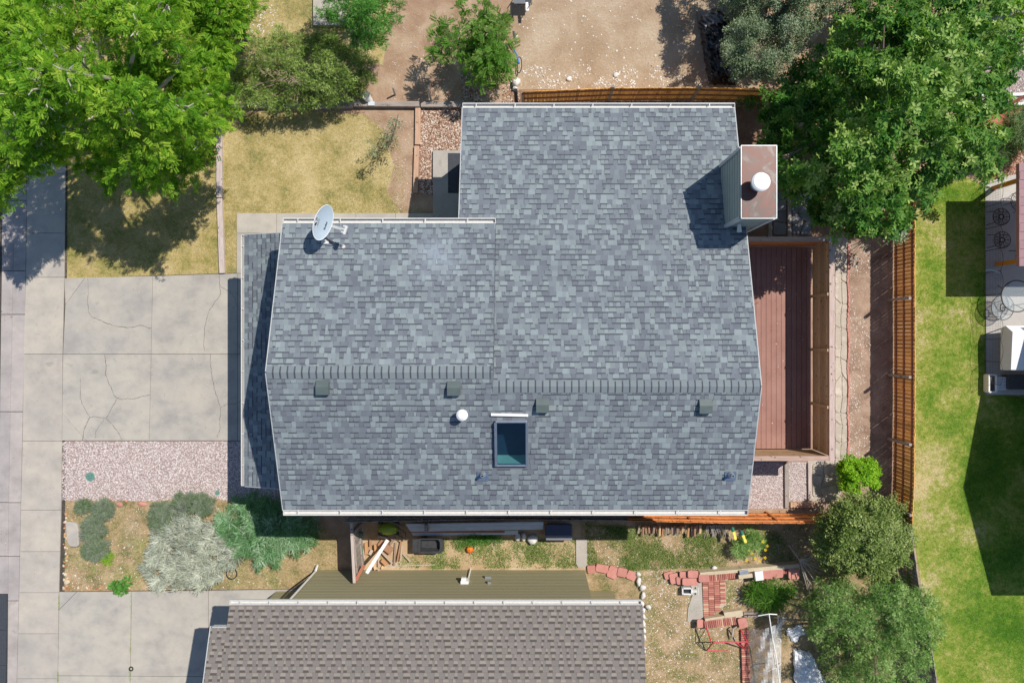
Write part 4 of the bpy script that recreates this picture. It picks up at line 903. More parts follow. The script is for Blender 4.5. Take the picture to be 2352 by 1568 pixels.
# ------------------------------------------------------------------ satellite dish
dc = Vector((-5.985, 3.276, 6.15)); nh = Vector((.948, -.318, 0)).normalized(); el = math.radians(40)
nrm = nh * math.cos(el) + Vector((0, 0, math.sin(el))); ax = Vector((.318, .948, 0)).normalized(); upv = nrm.cross(ax).normalized()
if upv.z < 0: upv = -upv
foot = Vector((PX(748, 5.25), PY(555, 5.25), z_nl((555 - NY) * 20.75 / F) + .01))
dish = thing('satellite_dish', 'light grey satellite dish on the north eave of the garage roof', 'satellite dish', tuple(foot))
m = MB(); rings = []
for side in (0, 1):
    for i in range(9):
        r_ = i / 8
        rings.append([dc + ax * (.53 * r_ * math.cos(a)) + upv * (.295 * r_ * math.sin(a)) + nrm * (.07 * r_ * r_ - .07 - side * .012) for a in [2 * math.pi * k / 40 for k in range(40)]])
for side in (0, 1):
    for i in range(8):
        A_, B_ = rings[side * 9 + i], rings[side * 9 + i + 1]
        for k in range(40):
            q = (k + 1) % 40; f = [A_[k], A_[q], B_[q], B_[k]] if i else [A_[0], B_[q], B_[k]]; m.face(f if side else f[::-1])
for k in range(40): q = (k + 1) % 40; m.face([rings[8][k], rings[8][q], rings[17][q], rings[17][k]])
refl = m.build('reflector', M['dish'], dish)
m = MB(); m.tube([dc + ax * .53 * math.cos(a) + upv * .295 * math.sin(a) for a in [2 * math.pi * k / 48 for k in range(49)]], .008, 6); m.build('rim', M['white'], refl)
low = dc - upv * .33 + ax * .0; lnb = dc + nrm * .50 - upv * .44
m = MB(); m.bar(low - nrm * .04, lnb, .08, .035, up=nrm); m.build('arm', M['white_metal'], dish)
m = MB(); 
m.box(lnb + nrm * .03, (.07, .26, .09), Matrix((nh, ax, Vector((0, 0, 1)))).transposed())
for s_ in (-1, 0, 1): m.tube([lnb + ax * s_ * .09 + nrm * .03, lnb + ax * s_ * .09 - nrm * .07 + upv * .04], .035, 10)
m.build('receiver', M['white_metal'], dish)
m = MB(); m.tube([foot, foot + Vector((.0, 0, .35)), dc - nrm * .10 - upv * .12], .028, 10); m.build('mast', M['galv'], dish)
m = MB(); m.box(foot + Vector((0, 0, .01)), (.22, .16, .02), Matrix.Rotation(-.29, 3, 'X')); m.build('mount_plate', M['white_metal'], dish)
f2 = Vector((PX(792, 5.2), PY(568, 5.2), z_nl((568 - NY) * 20.7 / F) + .015))
for o_ in (-.03, .05):
    m = MB(); m.tube([foot + Vector((o_, .08, .42)), f2], .011, 6); m.build('strut', M['blackpl'], dish)
m = MB(); m.lathe(f2, [(.06, -.005), (.05, .02)], 12); m.build('strut_foot', M['white_metal'], dish)
def lettering(text, size, pos, xd, yd, mat, parent, name='lettering', shear=0):
    cu = bpy.data.curves.new('t', 'FONT'); cu.body = text; cu.size = size; cu.align_x = 'CENTER'; cu.shear = shear; cu.offset = size * .012
    to = bpy.data.objects.new('t', cu); COL.objects.link(to); dg = bpy.context.evaluated_depsgraph_get()
    me = bpy.data.meshes.new_from_object(to.evaluated_get(dg)); bpy.data.objects.remove(to)
    zd = xd.cross(yd); mt = Matrix((xd, yd, zd)).transposed().to_4x4(); mt.translation = pos - ROOT[parent]; me.transform(mt)
    me.materials.clear(); return link_mesh(name, me, mat, parent, (0, 0, 0))
ink = simple('logo_ink', (.05, .055, .06, 1)); tx, ty = ax, upv   # text reads along the long axis
def onface(a, u): r2 = (a / .53) ** 2 + (u / .295) ** 2; return dc + ax * a + upv * u + nrm * (.07 * r2 - .07 + .008)
# reading direction runs up the picture (along +ax); letters' tops point to the dish's upper edge
lettering('DIRECTV', .062, onface(-.06, .10), ax, upv, ink, refl)
lettering('Slimline', .085, onface(-.07, -.16), ax, upv, ink, refl, shear=.3)
m = MB()
def logo(pts, h, t): m.face([onface(a, u) + nrm * h for a, u in pts], t)
for p in ([(-.17, .16), (-.17, .245), (-.10, .245), (-.06, .215), (-.045, .16)], [(-.035, .16), (.10, .215), (.10, .245), (.03, .245), (.0, .225)]): logo(p, .004, .5)
m.build('emblem', ink, refl)
m = MB()
for p in ([(-.185, .148), (-.185, .258), (-.09, .258), (-.045, .222), (-.03, .148)], [(-.05, .148), (.118, .205), (.118, .258), (.02, .258), (-.01, .235)]): logo(p, .001, .5)
m.build('emblem_outline', M['white'], refl)

# ------------------------------------------------------------------ deck
ZD = .5
deck = thing('deck', 'red brown plank deck with tall wooden privacy walls east of the house', 'deck', P(1790, 800, 0))
m = MB(); xa, xb = 6.4, PX(1905, 2.0); ya, yb = PY(556, 1.9), PY(1045, 1.9); nb = 22; wdt = (xb - xa) / nb
for i in range(nb): m.box((xa + (i + .5) * wdt, (ya + yb) / 2, ZD - .02), (wdt - .012, ya - yb, .04), t=rnd())
m.build('floor', M['decking'], deck)
m = MB(); m.box(((xa + xb) / 2, (ya + yb) / 2, .22), (xb - xa - .02, ya - yb - .04, .42)); m.build('skirt', M['weathered'], deck)
xi = PX(1905, 2.05); hW = 1.55
m = MB(); n = 40
for i in range(9):     # east wall: long planks run along y on the inner face
    m.box((xi + .03, (ya + yb) / 2, ZD + .10 + (i + .5) * (hW - .1) / 9), (.035, ya - yb, (hW - .1) / 9 - .006), t=rnd())
for o_ in (0,): m.build('east_wall', M['deck_wall'], deck)
for Yp in (678, 803, 930):
    m = MB(); m.box((xi - .02, PY(Yp, 1.3), ZD + hW / 2), (.09, .10, hW)); m.build('post', M['deck_wall'], deck)
m = MB()
for i in range(9): m.box(((xa + .15 + xi) / 2, ya + .04, ZD + .05 + (i + .5) * (hW - .05) / 9), (xi - xa - .15, .035, (hW - .05) / 9 - .006), t=rnd())
m.build('north_wall', M['cedar_top'], deck)
m = MB()
for i in range(9): m.box(((xa + .15 + xi) / 2, yb - .04, ZD + .05 + (i + .5) * (hW - .05) / 9), (xi - xa - .15, .035, (hW - .05) / 9 - .006), t=rnd())
m.build('south_wall', M['deck_wallx'], deck)
m = MB(); m.box((xi + .08, (ya + yb) / 2, ZD + hW + .02), (.19, ya - yb + .34, .04)); m.build('wall_cap', M['deck_cap'], deck)
for y_ in (ya + .08, yb - .08):
    m = MB(); m.box(((xa + .15 + xi) / 2 - .01, y_, ZD + hW + .022), (xi - xa - .2, .17, .04)); m.build('wall_cap', M['deck_capx'], deck)

# ------------------------------------------------------------------ fences
def fence(name, label, pts, h, bw, gap, mat, matr, matp, side, rails, posts, mp=.09, jit=.012, lean=0., rw=.04, group=None, boardh=None):
    """pts: ground polyline (world xy). side: +1 rails on the left of the run, -1 right"""
    root = thing(name, label, 'fence', (pts[0][0], pts[0][1], 0), group)
    b = MB(); L = 0
    for (ax_, ay), (bx, by) in zip(pts[:-1], pts[1:]):
        a, c = Vector((ax_, ay, 0)), Vector((bx, by, 0)); d = (c - a); L = d.length; d.normalize(); nrm = Vector((-d.y, d.x, 0)) * side; n = max(1, int(L / (bw + gap)))
        ang = math.atan2(d.y, d.x); rot = Matrix.Rotation(ang, 3, 'Z')
        for i in range(n):
            p = a + d * (L * (i + .5) / n); hh_ = h + uni(-jit, jit) * 1.5; q = rot @ Matrix.Rotation(uni(-.05, .05), 3, 'Z')
            b.box(p + Vector((0, 0, hh_ / 2 + .03)) + nrm * uni(-.006, .006), (L / n - gap * uni(.6, 1.3), .024, hh_ - .04), q, t=rnd())
        for rz in rails:
            r = MB(); r.bar(a + nrm * .03 + Vector((0, 0, rz)), c + nrm * .03 + Vector((0, 0, rz)), rw, .085); r.build('rail', matr, root)
    b.build('board_panel', mat, root)
    for (px, py, ph) in posts:
        r = MB(); r.box((px, py, ph / 2), (mp, mp, ph)); r.build('post', matp, root)
    return root
# tall cedar fence between the dirt bed and the east lawn: rails and posts on its west side
fx_ = [(2052, 470), (2052, 700), (2052, 930), (2050, 1100), (2046, 1180)]; fp = [P(x, y)[:2] for x, y in fx_]
po = [(PX(x, .7) - .0, PY(y, .7), 1.5) for x, y in ((2066, 530), (2064, 687), (2064, 863), (2065, 1013), (2066, 1170))]
fence('cedar_fence', 'long cedar board fence with three rails between the dirt bed and the east lawn', fp, 1.46, .12, .018, M['cedarx'], M['cedar_rail'], M['weathered'], -1, (.25, .78, 1.32), [(p[0] - .02, p[1], p[2]) for p in po])
# weathered continuation further south
fence('weathered_fence', 'dark weathered fence run half hidden by the bottom right trees', [P(x, y)[:2] for x, y in ((2046, 1195), (2065, 1330), (2090, 1450), (2120, 1640))], 1.4, .13, .012, M['weathered'], M['weathered'], M['weathered'], -1, (.3, 1.2), [(*P(2066, 1330)[:2], 1.4), (*P(2104, 1540)[:2], 1.4)])
# rear cedar fence
fence('cedar_fence', 'cedar board fence lit through its gaps behind the north side of the house', [P(x, y)[:2] for x, y in ((1200, 240), (1395, 232), (1590, 231), (1790, 236))], 1.36, .12, .018, M['cedarx'], M['cedar_rail'], M['weathered'], -1, (.22, .7, 1.2),
      [(*P(1398, 231)[:2], 1.5), (*P(1586, 231)[:2], 1.45), (*P(1201, 241)[:2], 1.2)])
m = MB(); a, b = P(1197, 204, 1.45), P(1770, 201, 1.45)
# side fence south of the house
fence('side_fence', 'orange stained fence along the south side of the house running east', [P(x, y)[:2] for x, y in ((1895, 1178), (1640, 1177), (1430, 1172))], 1.42, .125, .008, M['cedar_top'], M['cedar_top'], M['cedar_top'], -1, (.3, .8, 1.25),
      [(*P(1760, 1176)[:2], 1.3), (*P(1570, 1175)[:2], 1.3)])
fence('side_fence', 'dark weathered fence in the shade behind the stacked boards and bins', [P(x, y)[:2] for x, y in ((1430, 1172), (1120, 1170), (812, 1176))], 1.38, .125, .01, M['weatheredx'], M['weatheredx'], M['weatheredx'], -1, (.3, 1.1),
      [(*P(1310, 1171)[:2], 1.3), (*P(980, 1173)[:2], 1.3)])
# plank gate fence running between the two houses
fence('gate_fence', 'short weathered picket fence run beside the firewood pile', [P(x, y)[:2] for x, y in ((829, 1192), (838, 1302))], 1.5, .10, .008, M['weathered'], M['weathered'], M['weathered'], 1, (.4, 1.2),
      [(*P(833, 1198)[:2], 1.6)])
# crooked timber retaining edges
def timber(label, p0, p1, wd, hg, mat='pale_timber', name='landscape_timber', z=0, group='landscape timbers'):
    m = MB(); a, b = Vector(P(*p0)), Vector(P(*p1)); a.z = b.z = z + hg / 2; m.bar(a, b, wd, hg)
    return props(m.build(name, M[mat], loc=(a.x, a.y, z), bevel=.01), label, 'timber', group)
timber('whitish landscape timber under the locust canopy beside the lawn, upper of two', (506, 245), (507, 455), .21, .14)
timber('whitish landscape timber ending at the driveway, lower of two', (507, 457), (513, 628), .20, .14)
timber('tan landscape timber at the right of the bare dirt, upper length', (961, 250), (960, 334), .20, .13, 'tan_timber')
timber('tan landscape timber at the right of the bare dirt, lower length in part shade', (958, 337), (955, 444), .18, .13, 'tan_timber')
timber('dark retaining timber below the dark leafy shrub', (512, 244), (812, 244), .20, .2, 'weatheredx')
timber('brown retaining timber beside the white bucket', (812, 242), (965, 243), .20, .2, 'weatheredx')
timber('dark retaining timber below the sapling shadow', (968, 243), (1088, 243), .22, .2, 'weatheredx')
timber('grey timber between the two pebble strips south of the deck', (1805, 1062), (1806, 1165), .16, .1, 'weathered')
timber('tan timber step at the foot of the pebble path', (1813, 1158), (1870, 1158), .20, .12, 'tan_timber')
timber('pale timber at the right side of the pebble path', (1858, 1062), (1859, 1148), .14, .1, 'pale_timber')
timber('grey timber frame beside the shaded flagstones', (1812, 450), (1812, 545), .14, .08, 'weathered')
timber('grey timber along the left of the shaded flagstones', (1768, 470), (1768, 545), .14, .08, 'weathered')
timber('brown timber lying behind the plastic covered frame', (1706, 1408), (1762, 1406), .16, .14, 'weatheredx')

# flagstones
def flags(name, poly, nx, ny, mat, z1=.04, seed=0, gap=.012):
    r = random.Random(seed); (x0, y0), (x1, y1) = poly; m = MB()
    gx = [[(x0 + (x1 - x0) * i / nx + (r.uniform(-.42, .42) * (x1 - x0) / nx if 0 < i < nx else 0), y0 + (y1 - y0) * j / ny + (r.uniform(-.35, .35) * (y1 - y0) / ny if 0 < j < ny else 0)) for i in range(nx + 1)] for j in range(ny + 1)]
    for j in range(ny):
        for i in range(nx):
            q = [gx[j][i], gx[j][i + 1], gx[j + 1][i + 1], gx[j + 1][i]]; c = np.mean(q, 0)
            pts = []
            for k in range(4):
                a, b = np.array(q[k]), np.array(q[(k + 1) % 4])
                for t_ in (0.12, .5, .88):
                    p = a + (b - a) * t_; p = p + (c - p) * (.05 + r.uniform(0, .05)); pts.append(P(p[0], p[1])[:2])
            m.prism(pts, 0, z1 + r.uniform(-.006, .006), r.random())
    return props(m.build(name, mat), kind='structure')
sheet('flagstone_bed', [(1915, 540), (1948, 540), (1947, 1085), (1925, 1150), (1855, 1150), (1855, 1058), (1915, 1058)], .012, M['flag'])
flags('flagstone_path', ((1917, 545), (1945, 1080)), 2, 15, M['flag'], seed=2)
flags('flagstone_path', ((1866, 1064), (1922, 1140)), 2, 3, M['flag'], seed=3)
flags('flagstone_path', ((1775, 440), (1806, 540)), 1, 4, M['darkflag'], seed=4)
flags('flagstone_path', ((1818, 440), (1862, 540)), 2, 4, M['darkflag'], seed=5)
m = MB(); 
for i in range(46):
    y0 = 560 + i * 11.3; xx = 1948 + 1.5 * math.sin(i * .7); m.box(P(xx, y0 + 5, .03), (.06, .17, .09), Matrix.Rotation(uni(-.2, .2), 3, 'Z'), rnd())
props(m.build('brick_edging', M['paver'], loc=P(1948, 820, 0)), 'wavy pink edging strip between the flagstone path and the dirt bed', 'edging')

# ------------------------------------------------------------------ neighbouring house (south)
nbh = thing('neighbour_house', 'neighbouring house with taupe shingles and olive siding at the bottom', 'house', (0, -13, 0))
zn = lambda d: 4.22 + .33 * (d - 8.6)
m = MB(); m2 = MB(); NXL, NXR = -9.93, 3.62
slab(m, -9.55, NXR, 8.62, 13.6, zn); slab(m, -10.05, -9.55, 9.22, 13.6, zn)
zn2 = lambda d: zn(13.6) - .33 * (d - 13.6); slab(m, -10.05, NXR, 13.6, 18.6, zn2)
r2 = random.Random(9)
bt_ = lambda t: 8.5 / 9
shingles(m, -9.55, NXR, 8.62, 13.6, zn, .172, .10, .20, r2, band=.42, lift=.014, alt=True)
shingles(m, -10.05, -9.55, 9.22, 13.6, zn, .172, .10, .20, r2, band=.42, alt=True)
m.build('roof', M['brown_shingle'], nbh)
m = MB()
def lapwall(m, x0, x1, d0, d1, h, n):
    for i in range(n):
        z0, z1 = h * i / n, h * (i + 1) / n; o = .006
        m.prism([(x0, -d0 + o), (x1 + o, -d0 + o), (x1 + o, -d1), (x0, -d1)], z0, z1 - .02); 
    m.prism([(x0 + .01, -d0 - .006), (x1 - .006, -d0 - .006), (x1 - .006, -d1 + .01), (x0 + .01, -d1 + .01)], 0, h - .01)
lapwall(m, -8.03, 2.12, 8.93, 9.8, 4.15, 28); lapwall(m, -9.6, 3.2, 9.72, 18.2, 4.35, 28)
m.build('wall', M['olive'], nbh)
gutter((-9.55, -8.6), (3.58, -8.6), (0, 1), 4.2, 14, nbh, .14)
m = MB(); m.bar((-10.0, -9.2, 4.38), (-9.55, -9.2, 4.38), .03, .16); m.bar((-10.07, -9.2, 4.35), (-10.07, -13.6, 5.75), .03, .16); m.build('fascia', M['cream'], nbh)
m = MB(); m.tube([P(729, 1297, .15), (-8.05, -8.88, .28), (-8.05, -8.88, 4.0), (-8.05, -8.72, 4.15)], .045, 4); m.build('downspout', M['white_metal'], nbh)
c = Vector((PX(1068, 1.3), -8.90, 1.3)); m = MB(); m.box(c, (.28, .16, .36)); m.box(c + Vector((-.04, .1, .03)), (.16, .12, .16)); m.tube([c + Vector((.09, .0, -.15)), c + Vector((.09, .02, -1.28))], .03, 8); em = m.build('electric_meter', M['white'], nbh)
for X, z in ((1121, .9), (1124, 1.45)):
    c = Vector((PX(X, z), -8.88, z)); m = MB(); m.box(c, (.22 if z < 1 else .12, .09, .10)); m.build('wall_outlet', M['galv'], nbh)

# ------------------------------------------------------------------ east house that throws the big shadow, and the patio
eh = thing('east_house', 'house just beyond the right edge shading the east lawn', 'house', (23, -3.6, 0))
m = MB(); X0, X1 = 19.4, 27.0; ys = (1.26, -3.64, -8.55)
m.face([(X0, ys[0], 3), (X0, ys[1], 4.79), (X1, ys[1], 4.79), (X1, ys[0], 3)]); m.face([(X0, ys[2], 3), (X1, ys[2], 3), (X1, ys[1], 4.79), (X0, ys[1], 4.79)])
m.build('roof', M['brown_shingle'], eh); m = MB(); m.prism([(X0 + .3, ys[0] - .3), (X1 - .3, ys[0] - .3), (X1 - .3, ys[2] + .3), (X0 + .3, ys[2] + .3)], 0, 3.0)
m.face([(X0 + .3, ys[0] - .3, 3), (X0 + .3, ys[1], 4.68), (X0 + .3, ys[2] + .3, 3)]); m.build('wall', M['siding'], eh)
# pergola with mauve roof
ZP = 2.1
pg = thing('pergola', 'patio pergola with mauve panel roof and amber beams at the right edge', 'pergola', P(2400, 500, 0))
m = MB(); pxa = PX(2340, ZP); y0, y1 = PY(374, ZP), PY(612, ZP)
n = 12
for i in range(n): 
    a = y0 + (y1 - y0) * i / n; b = y0 + (y1 - y0) * (i + 1) / n; m.prism([(pxa, a), (pxa + 4, a), (pxa + 4, b + .012), (pxa, b + .012)], ZP - .02, ZP + .02 + .01 * (i % 2), rnd())
m.build('roof', M['mauve'], pg)
m = MB()
m.bar((pxa + .01, y0 - .02, ZP - .05), (pxa + .01, y1 + .02, ZP - .05), .03, .16); m.build('edge_trim', M['mauve'], pg)
for (xa_, ya_) in ((2283, 432), (2290, 607)):
    m = MB(); b0 = Vector(P(xa_, ya_, .03)); m.box(b0 + Vector((0, 0, 1.0)), (.14, .14, 2.0)); 
    m.build('post', M['amber'], pg)
m = MB(); m.bar((PX(2290, .3), PY(430, .3), ZP - .14), (pxa + 1, PY(430, .3) + .0, ZP - .14), .12, .14); m.build('beam', M['amber'], pg)
m = MB(); m.bar((PX(2290, .3), PY(607, .3), ZP - .14), (pxa + 1, PY(607, .3), ZP - .14), .12, .14); m.build('beam', M['amber'], pg)

# wire mesh fence along patio edge
wf = thing('wire_fence', 'thin black wire garden fence along the patio edge', 'fence', P(2263, 660, 0))
m = MB(); xw = PX(2263, 0); yT, yB = PY(425), PY(880); hw_ = .85
for i in range(int((yT - yB) / .09)): y = yB + i * .09; m.box((xw, y, hw_ / 2), (.004, .004, hw_))
for z in np.arange(.06, hw_, .085): m.box((xw, (yT + yB) / 2, z), (.004, yT - yB, .004))
m.build('mesh', M['black'], wf)
for k in range(10):
    y = yT - (yT - yB) * k / 9; m = MB(); m.tube([(xw, y, 0), (xw, y, hw_ + .02)], .009, 6); m.build('post', M['black'], wf)
for k in range(9):
    ya_, yb_ = yT - (yT - yB) * k / 9, yT - (yT - yB) * (k + 1) / 9; m = MB()
    m.tube([(xw, ya_ + (yb_ - ya_) * t, hw_ + .13 * math.sin(math.pi * t)) for t in np.linspace(0, 1, 9)], .007, 6); m.build('arched_top', M['black'], wf)

def thin_glass():
    n = NT('table_glass'); tr = n.new('ShaderNodeBsdfTransparent'); ms = n.new('ShaderNodeMixShader'); ms.inputs[0].default_value = .22
    n.color((.5, .56, .58, 1)); n.rough(.1, .8); n.link(tr.outputs[0], ms.inputs[1]); n.link(n.b.outputs[0], ms.inputs[2]); n.link(ms.outputs[0], n.out.inputs[0]); return n.m
M['table_glass'] = thin_glass()
def ring(m, c, r, rad, n=28, sy=1): m.tube([(c[0] + r * math.cos(2 * math.pi * k / n), c[1] + r * sy * math.sin(2 * math.pi * k / n), c[2]) for k in range(n + 1)], rad, 6, cap=False)
def patio_chair(X, Y, label, ang, r=.33):
    c = Vector(P(X, Y, .45)); t_ = thing('patio_chair', label, 'chair', (c.x, c.y, .03), 'black metal patio chairs')
    m = MB(); ring(m, c, r, .014)
    for k in range(10): a = k * math.pi / 5; m.tube([c + Vector((.08 * math.cos(a), .08 * math.sin(a), 0)), c + Vector((r * math.cos(a), r * math.sin(a), 0))], .009, 5)
    ring(m, c, r * .62, .007); ring(m, c, r * .8, .006); ring(m, c, r * .42, .006); ring(m, c, .085, .02); m.build('seat', M['black'], t_)
    d = Vector((math.cos(ang), math.sin(ang), 0)); s_ = Vector((-d.y, d.x, 0))
    m = MB(); m.tube([c + s_ * .26 + d * .18, c + s_ * .25 + d * .34 + Vector((0, 0, .35)), c + d * .40 + Vector((0, 0, .45)), c - s_ * .25 + d * .34 + Vector((0, 0, .35)), c - s_ * .26 + d * .18], .012, 6)
    for k in (-2, -1, 0, 1, 2): m.tube([c + s_ * .09 * k + d * .28, c + s_ * .09 * k + d * .385 + Vector((0, 0, .40))], .006, 5)
    m.build('backrest', M['black'], t_)
    for sx in (-1, 1):
        for sy in (-1, 1): m = MB(); e = c + d * sx * .22 + s_ * sy * .2; m.tube([e, e + d * sx * .05 + s_ * sy * .04 - Vector((0, 0, .42))], .011, 6); m.build('leg', M['black'], t_)
patio_chair(2300, 498, 'round black metal patio chair, nearer the sunlit patio corner', math.pi, .31); patio_chair(2302, 551, 'round black metal patio chair above the one in full shade', math.pi, .31)
patio_chair(2345, 462, 'black wire patio chair partly under the mauve roof', .9, .38)
patio_chair(2352, 588, 'black patio chair beside the lower amber beam, mostly hidden', 0, .3)
c = P(2336, 680, .72); t_ = thing('glass_table', 'large round glass topped patio table cut off by the right edge', 'table', (c[0], c[1], .03)); m = MB(); ring(m, c, .58, .02, 40); m.build('rim', M['black'], t_); m = MB(); m.lathe(c, [(.57, -.008), (.57, .008)], 40); m.build('table_top', M['table_glass'], t_)
for k in range(4): a = k * math.pi / 2 + .5; m = MB(); m.tube([(c[0] + .56 * math.cos(a), c[1] + .56 * math.sin(a), .72), (c[0] + .3 * math.cos(a), c[1] + .3 * math.sin(a), .3), (c[0] + .5 * math.cos(a), c[1] + .5 * math.sin(a), .03)], .014, 6); m.build('leg', M['black'], t_)
c = P(2303, 706, .5); t_ = thing('wire_side_table', 'oval black wire stand in the sun between the table and mesh fence', 'stand', (c[0], c[1], .03)); m = MB(); ring(m, c, .42, .013, 40, 1.1); ring(m, c, .09, .02, 20, 1.6); m.tube([c, (c[0] + .9, c[1] + .15, .5)], .012, 6); m.build('rim', M['black'], t_); m = MB(); m.lathe(c, [(.41, -.006), (.41, .006)], 40, sy=1.1); m.build('table_top', M['table_glass'], t_)
for k in range(3): a = k * 2.09; m = MB(); m.tube([(c[0] + .4 * math.cos(a), c[1] + .4 * math.sin(a), .5), (c[0] + .25 * math.cos(a), c[1] + .25 * math.sin(a), .03)], .011, 6); m.build('leg', M['black'], t_)
# grill under white cover / canopy
cn = thing('canopy', 'white fabric canopy at the right edge above the grey patio bins', 'canopy', P(2340, 800, 0)); zc = .75
q = [P(2310, 748, zc), P(2420, 748, zc), P(2420, 850, zc), P(2310, 850, zc)]; e = [P(2299, 753, .55), P(2430, 740, .55), P(2430, 852, .55), P(2297, 848, .55)]; rd = [P(2326, 762, zc + .28), P(2440, 762, zc + .28), P(2440, 849, zc + .2), P(2322, 849, zc + .2)]
m = MB(); m.face(rd[::-1])
for i in range(4): j = (i + 1) % 4; m.face([q[i], q[j], rd[j], rd[i]]); m.face([e[i], e[j], q[j], q[i]])
m.build('cloth', M['whitecloth'], cn)
for x, y in ((2312, 750), (2311, 848)): m = MB(); m.tube([P(x, y, .03), P(x, y, zc)], .02, 6); m.build('pole', M['white'], cn)
pl = thing('planter_box', 'white rectangular planter with dark soil at the patio corner', 'planter', P(2281, 880, 0)); m = MB(); a = .32
x0_, x1_, y0_, y1_ = PX(2272, a), PX(2289, a), PY(861, a), PY(900, a)
for q in (((x0_, y0_), (x1_, y0_)), ((x0_, y1_), (x1_, y1_)), ((x0_, y0_), (x0_, y1_)), ((x1_, y0_), (x1_, y1_))): m.bar((*q[0], .18), (*q[1], .18), .05, .3)
m.build('box', M['white'], pl); m = MB(); m.prism([(x0_, y0_), (x1_, y0_), (x1_, y1_), (x0_, y1_)], .03, .26); m.build('soil', M['blackpl'], pl)
cb = thing('crate', 'light grey perforated plastic crate between planter and black bin', 'crate', P(2301, 880, 0)); m = MB(); a = .3; x0_, x1_, y0_, y1_ = PX(2292, a), PX(2313, a), PY(866, a), PY(895, a)
m.prism([(x0_, y0_), (x1_, y0_), (x1_, y1_), (x0_, y1_)], .03, .3); m.build('body', M['whitesiding'], cb); m = MB()
for i in range(7):
    for j in range(6): m.box((x0_ + (x1_ - x0_) * (.14 + .72 * j / 5), y1_ + (y0_ - y1_) * (.14 + .72 * i / 6), .302), (.022, .026, .006))
m.build('holes', M['blackpl'], cb)
bb = thing('storage_bin', 'black lidded bin at the right edge next to the perforated crate', 'bin', P(2335, 880, 0)); m = MB(); a = .4
m.prism([P(2316, 861, a)[:2], P(2370, 861, a)[:2], P(2370, 893, a)[:2], P(2316, 893, a)[:2]], .03, .36); m.build('body', M['blackpl'], bb, bevel=.02); m = MB(); m.prism([P(2315, 860, a)[:2], P(2372, 860, a)[:2], P(2372, 894, a)[:2], P(2315, 894, a)[:2]], .295, .41); m.build('lid', M['blackpl'], bb, bevel=.02)
m = MB(); m.tube([P(2264, 621, .8), P(2276, 619, .85), P(2296, 626, .85)], .022, 8); props(m.build('pool_noodle', simple('pale_blue_foam', (.35, .55, .62, 1)), loc=P(2276, 621, .75)), 'pale blue foam tube hooked over the wire fence', 'foam tube')
m = MB(); m.rock(P(2352, 497, .5), (.3, .35, .5), 3); hp = thing('potted_plant', 'dark potted plant in the shade beside the round chairs', 'plant', P(2352, 497, 0)); m.build('pot', M['blackpl'], hp)
# white rails top right
for i, (y_, lab) in enumerate(((218, 'upper long white pipe on the gravel at the right edge'), (240, 'lower long white pipe on the gravel at the right edge'))):
    m = MB(); m.bar(P(2250, y_ + 2, .06), P(2420, y_ - 3, .06), .10, .08); props(m.build('white_rail', M['white'], loc=P(2320, y_, 0)), lab, 'rail', 'white rails')
m = MB(); m.bar(P(2308, 246, .3), P(2400, 196, 1.0), .12, .12); props(m.build('wooden_beam', M['cedar_rail'], loc=P(2340, 230, 0)), 'sloping brown beam by the white pipes at the right edge', 'beam')

# ------------------------------------------------------------------ side yard clutter
def plank(X0, Y0, z0, X1, Y1, z1, w_, h_, mat, label, name='plank', cat='plank', t=.5, group='scrap planks and firewood'):
    a, b = Vector(P(X0, Y0, z0)), Vector(P(X1, Y1, z1)); m = MB(); m.bar(a, b, w_, h_, t=t); loc = tuple(a)
    return props(m.build(name, mat, loc=loc, bevel=.004), label, cat, group)
plank(842, 1316, 1.5, 890, 1240, .35, .12, .06, M['white'], 'long white board lying diagonally over the firewood pile')
plank(816, 1334, 1.55, 836, 1298, 1.0, .12, .09, M['cedar_rail'], 'brown post leaning at the bottom of the picket fence')
plank(807, 1200, 1.5, 814, 1338, 1.6, .10, .05, M['pale_timber'], 'pale capping board along the picket fence top', group='fence capping')
SC = lambda x, y: (792.4 + x * .1416, 1182.9 + y * .1416)
pieces = [((345, 440), (350, 630), .12, .09, 0, 'short split log left of the white board'), ((410, 390), (410, 500), .06, .07, 1, 'thin upright offcut near the weeds'), ((490, 470), (500, 600), .08, .1, 0, 'orange split log by the hose'),
    ((540, 340), (690, 370), .10, .1, 4, 'round pale log at the top of the pile'), ((560, 430), (760, 590), .26, .08, 1, 'broad brown slab of bark in the pile'), ((600, 600), (770, 780), .06, .05, 4, 'grey stick under the brown slab'),
    ((820, 440), (800, 810), .07, .04, 3, 'upright grey plank right of the white board'), ((910, 420), (850, 750), .06, .04, 1, 'brown plank leaning right of the pile'), ((925, 480), (905, 740), .05, .03, 4, 'pale split plank at the right of the pile'),
    ((930, 610), (1060, 750), .06, .04, 4, 'pale plank pointing to the weeds'), ((730, 470), (820, 360), .09, .06, 3, 'short grey board end at the top of the white board'), ((770, 280), (760, 400), .07, .05, 3, 'grey offcut below the mower'),
    ((540, 690), (545, 830), .05, .05, 4, 'crooked pale branch below the pile'), ((470, 780), (500, 880), .10, .09, 2, 'yellow split log at the bottom of the pile'), ((600, 720), (680, 800), .13, .1, 0, 'round orange log end in the pile'),
    ((640, 800), (590, 860), .07, .06, 2, 'small yellow offcut at the pile edge'), ((440, 560), (400, 640), .12, .04, 4, 'flat grey board beside the hose'), ((240, 730), (262, 850), .05, .05, 4, 'pale stake below the hose coil'), ((480, 820), (560, 900), .05, .05, 4, 'forked pale stick over the olive wall edge'),
    ((890, 300), (960, 410), .05, .03, 3, 'dark lath leaning by the mower'), ((720, 110), (960, 190), .08, .06, 3, 'grey post lying behind the mower'), ((250, 450), (310, 700), .12, .03, 4, 'cream board beside the green hose')]
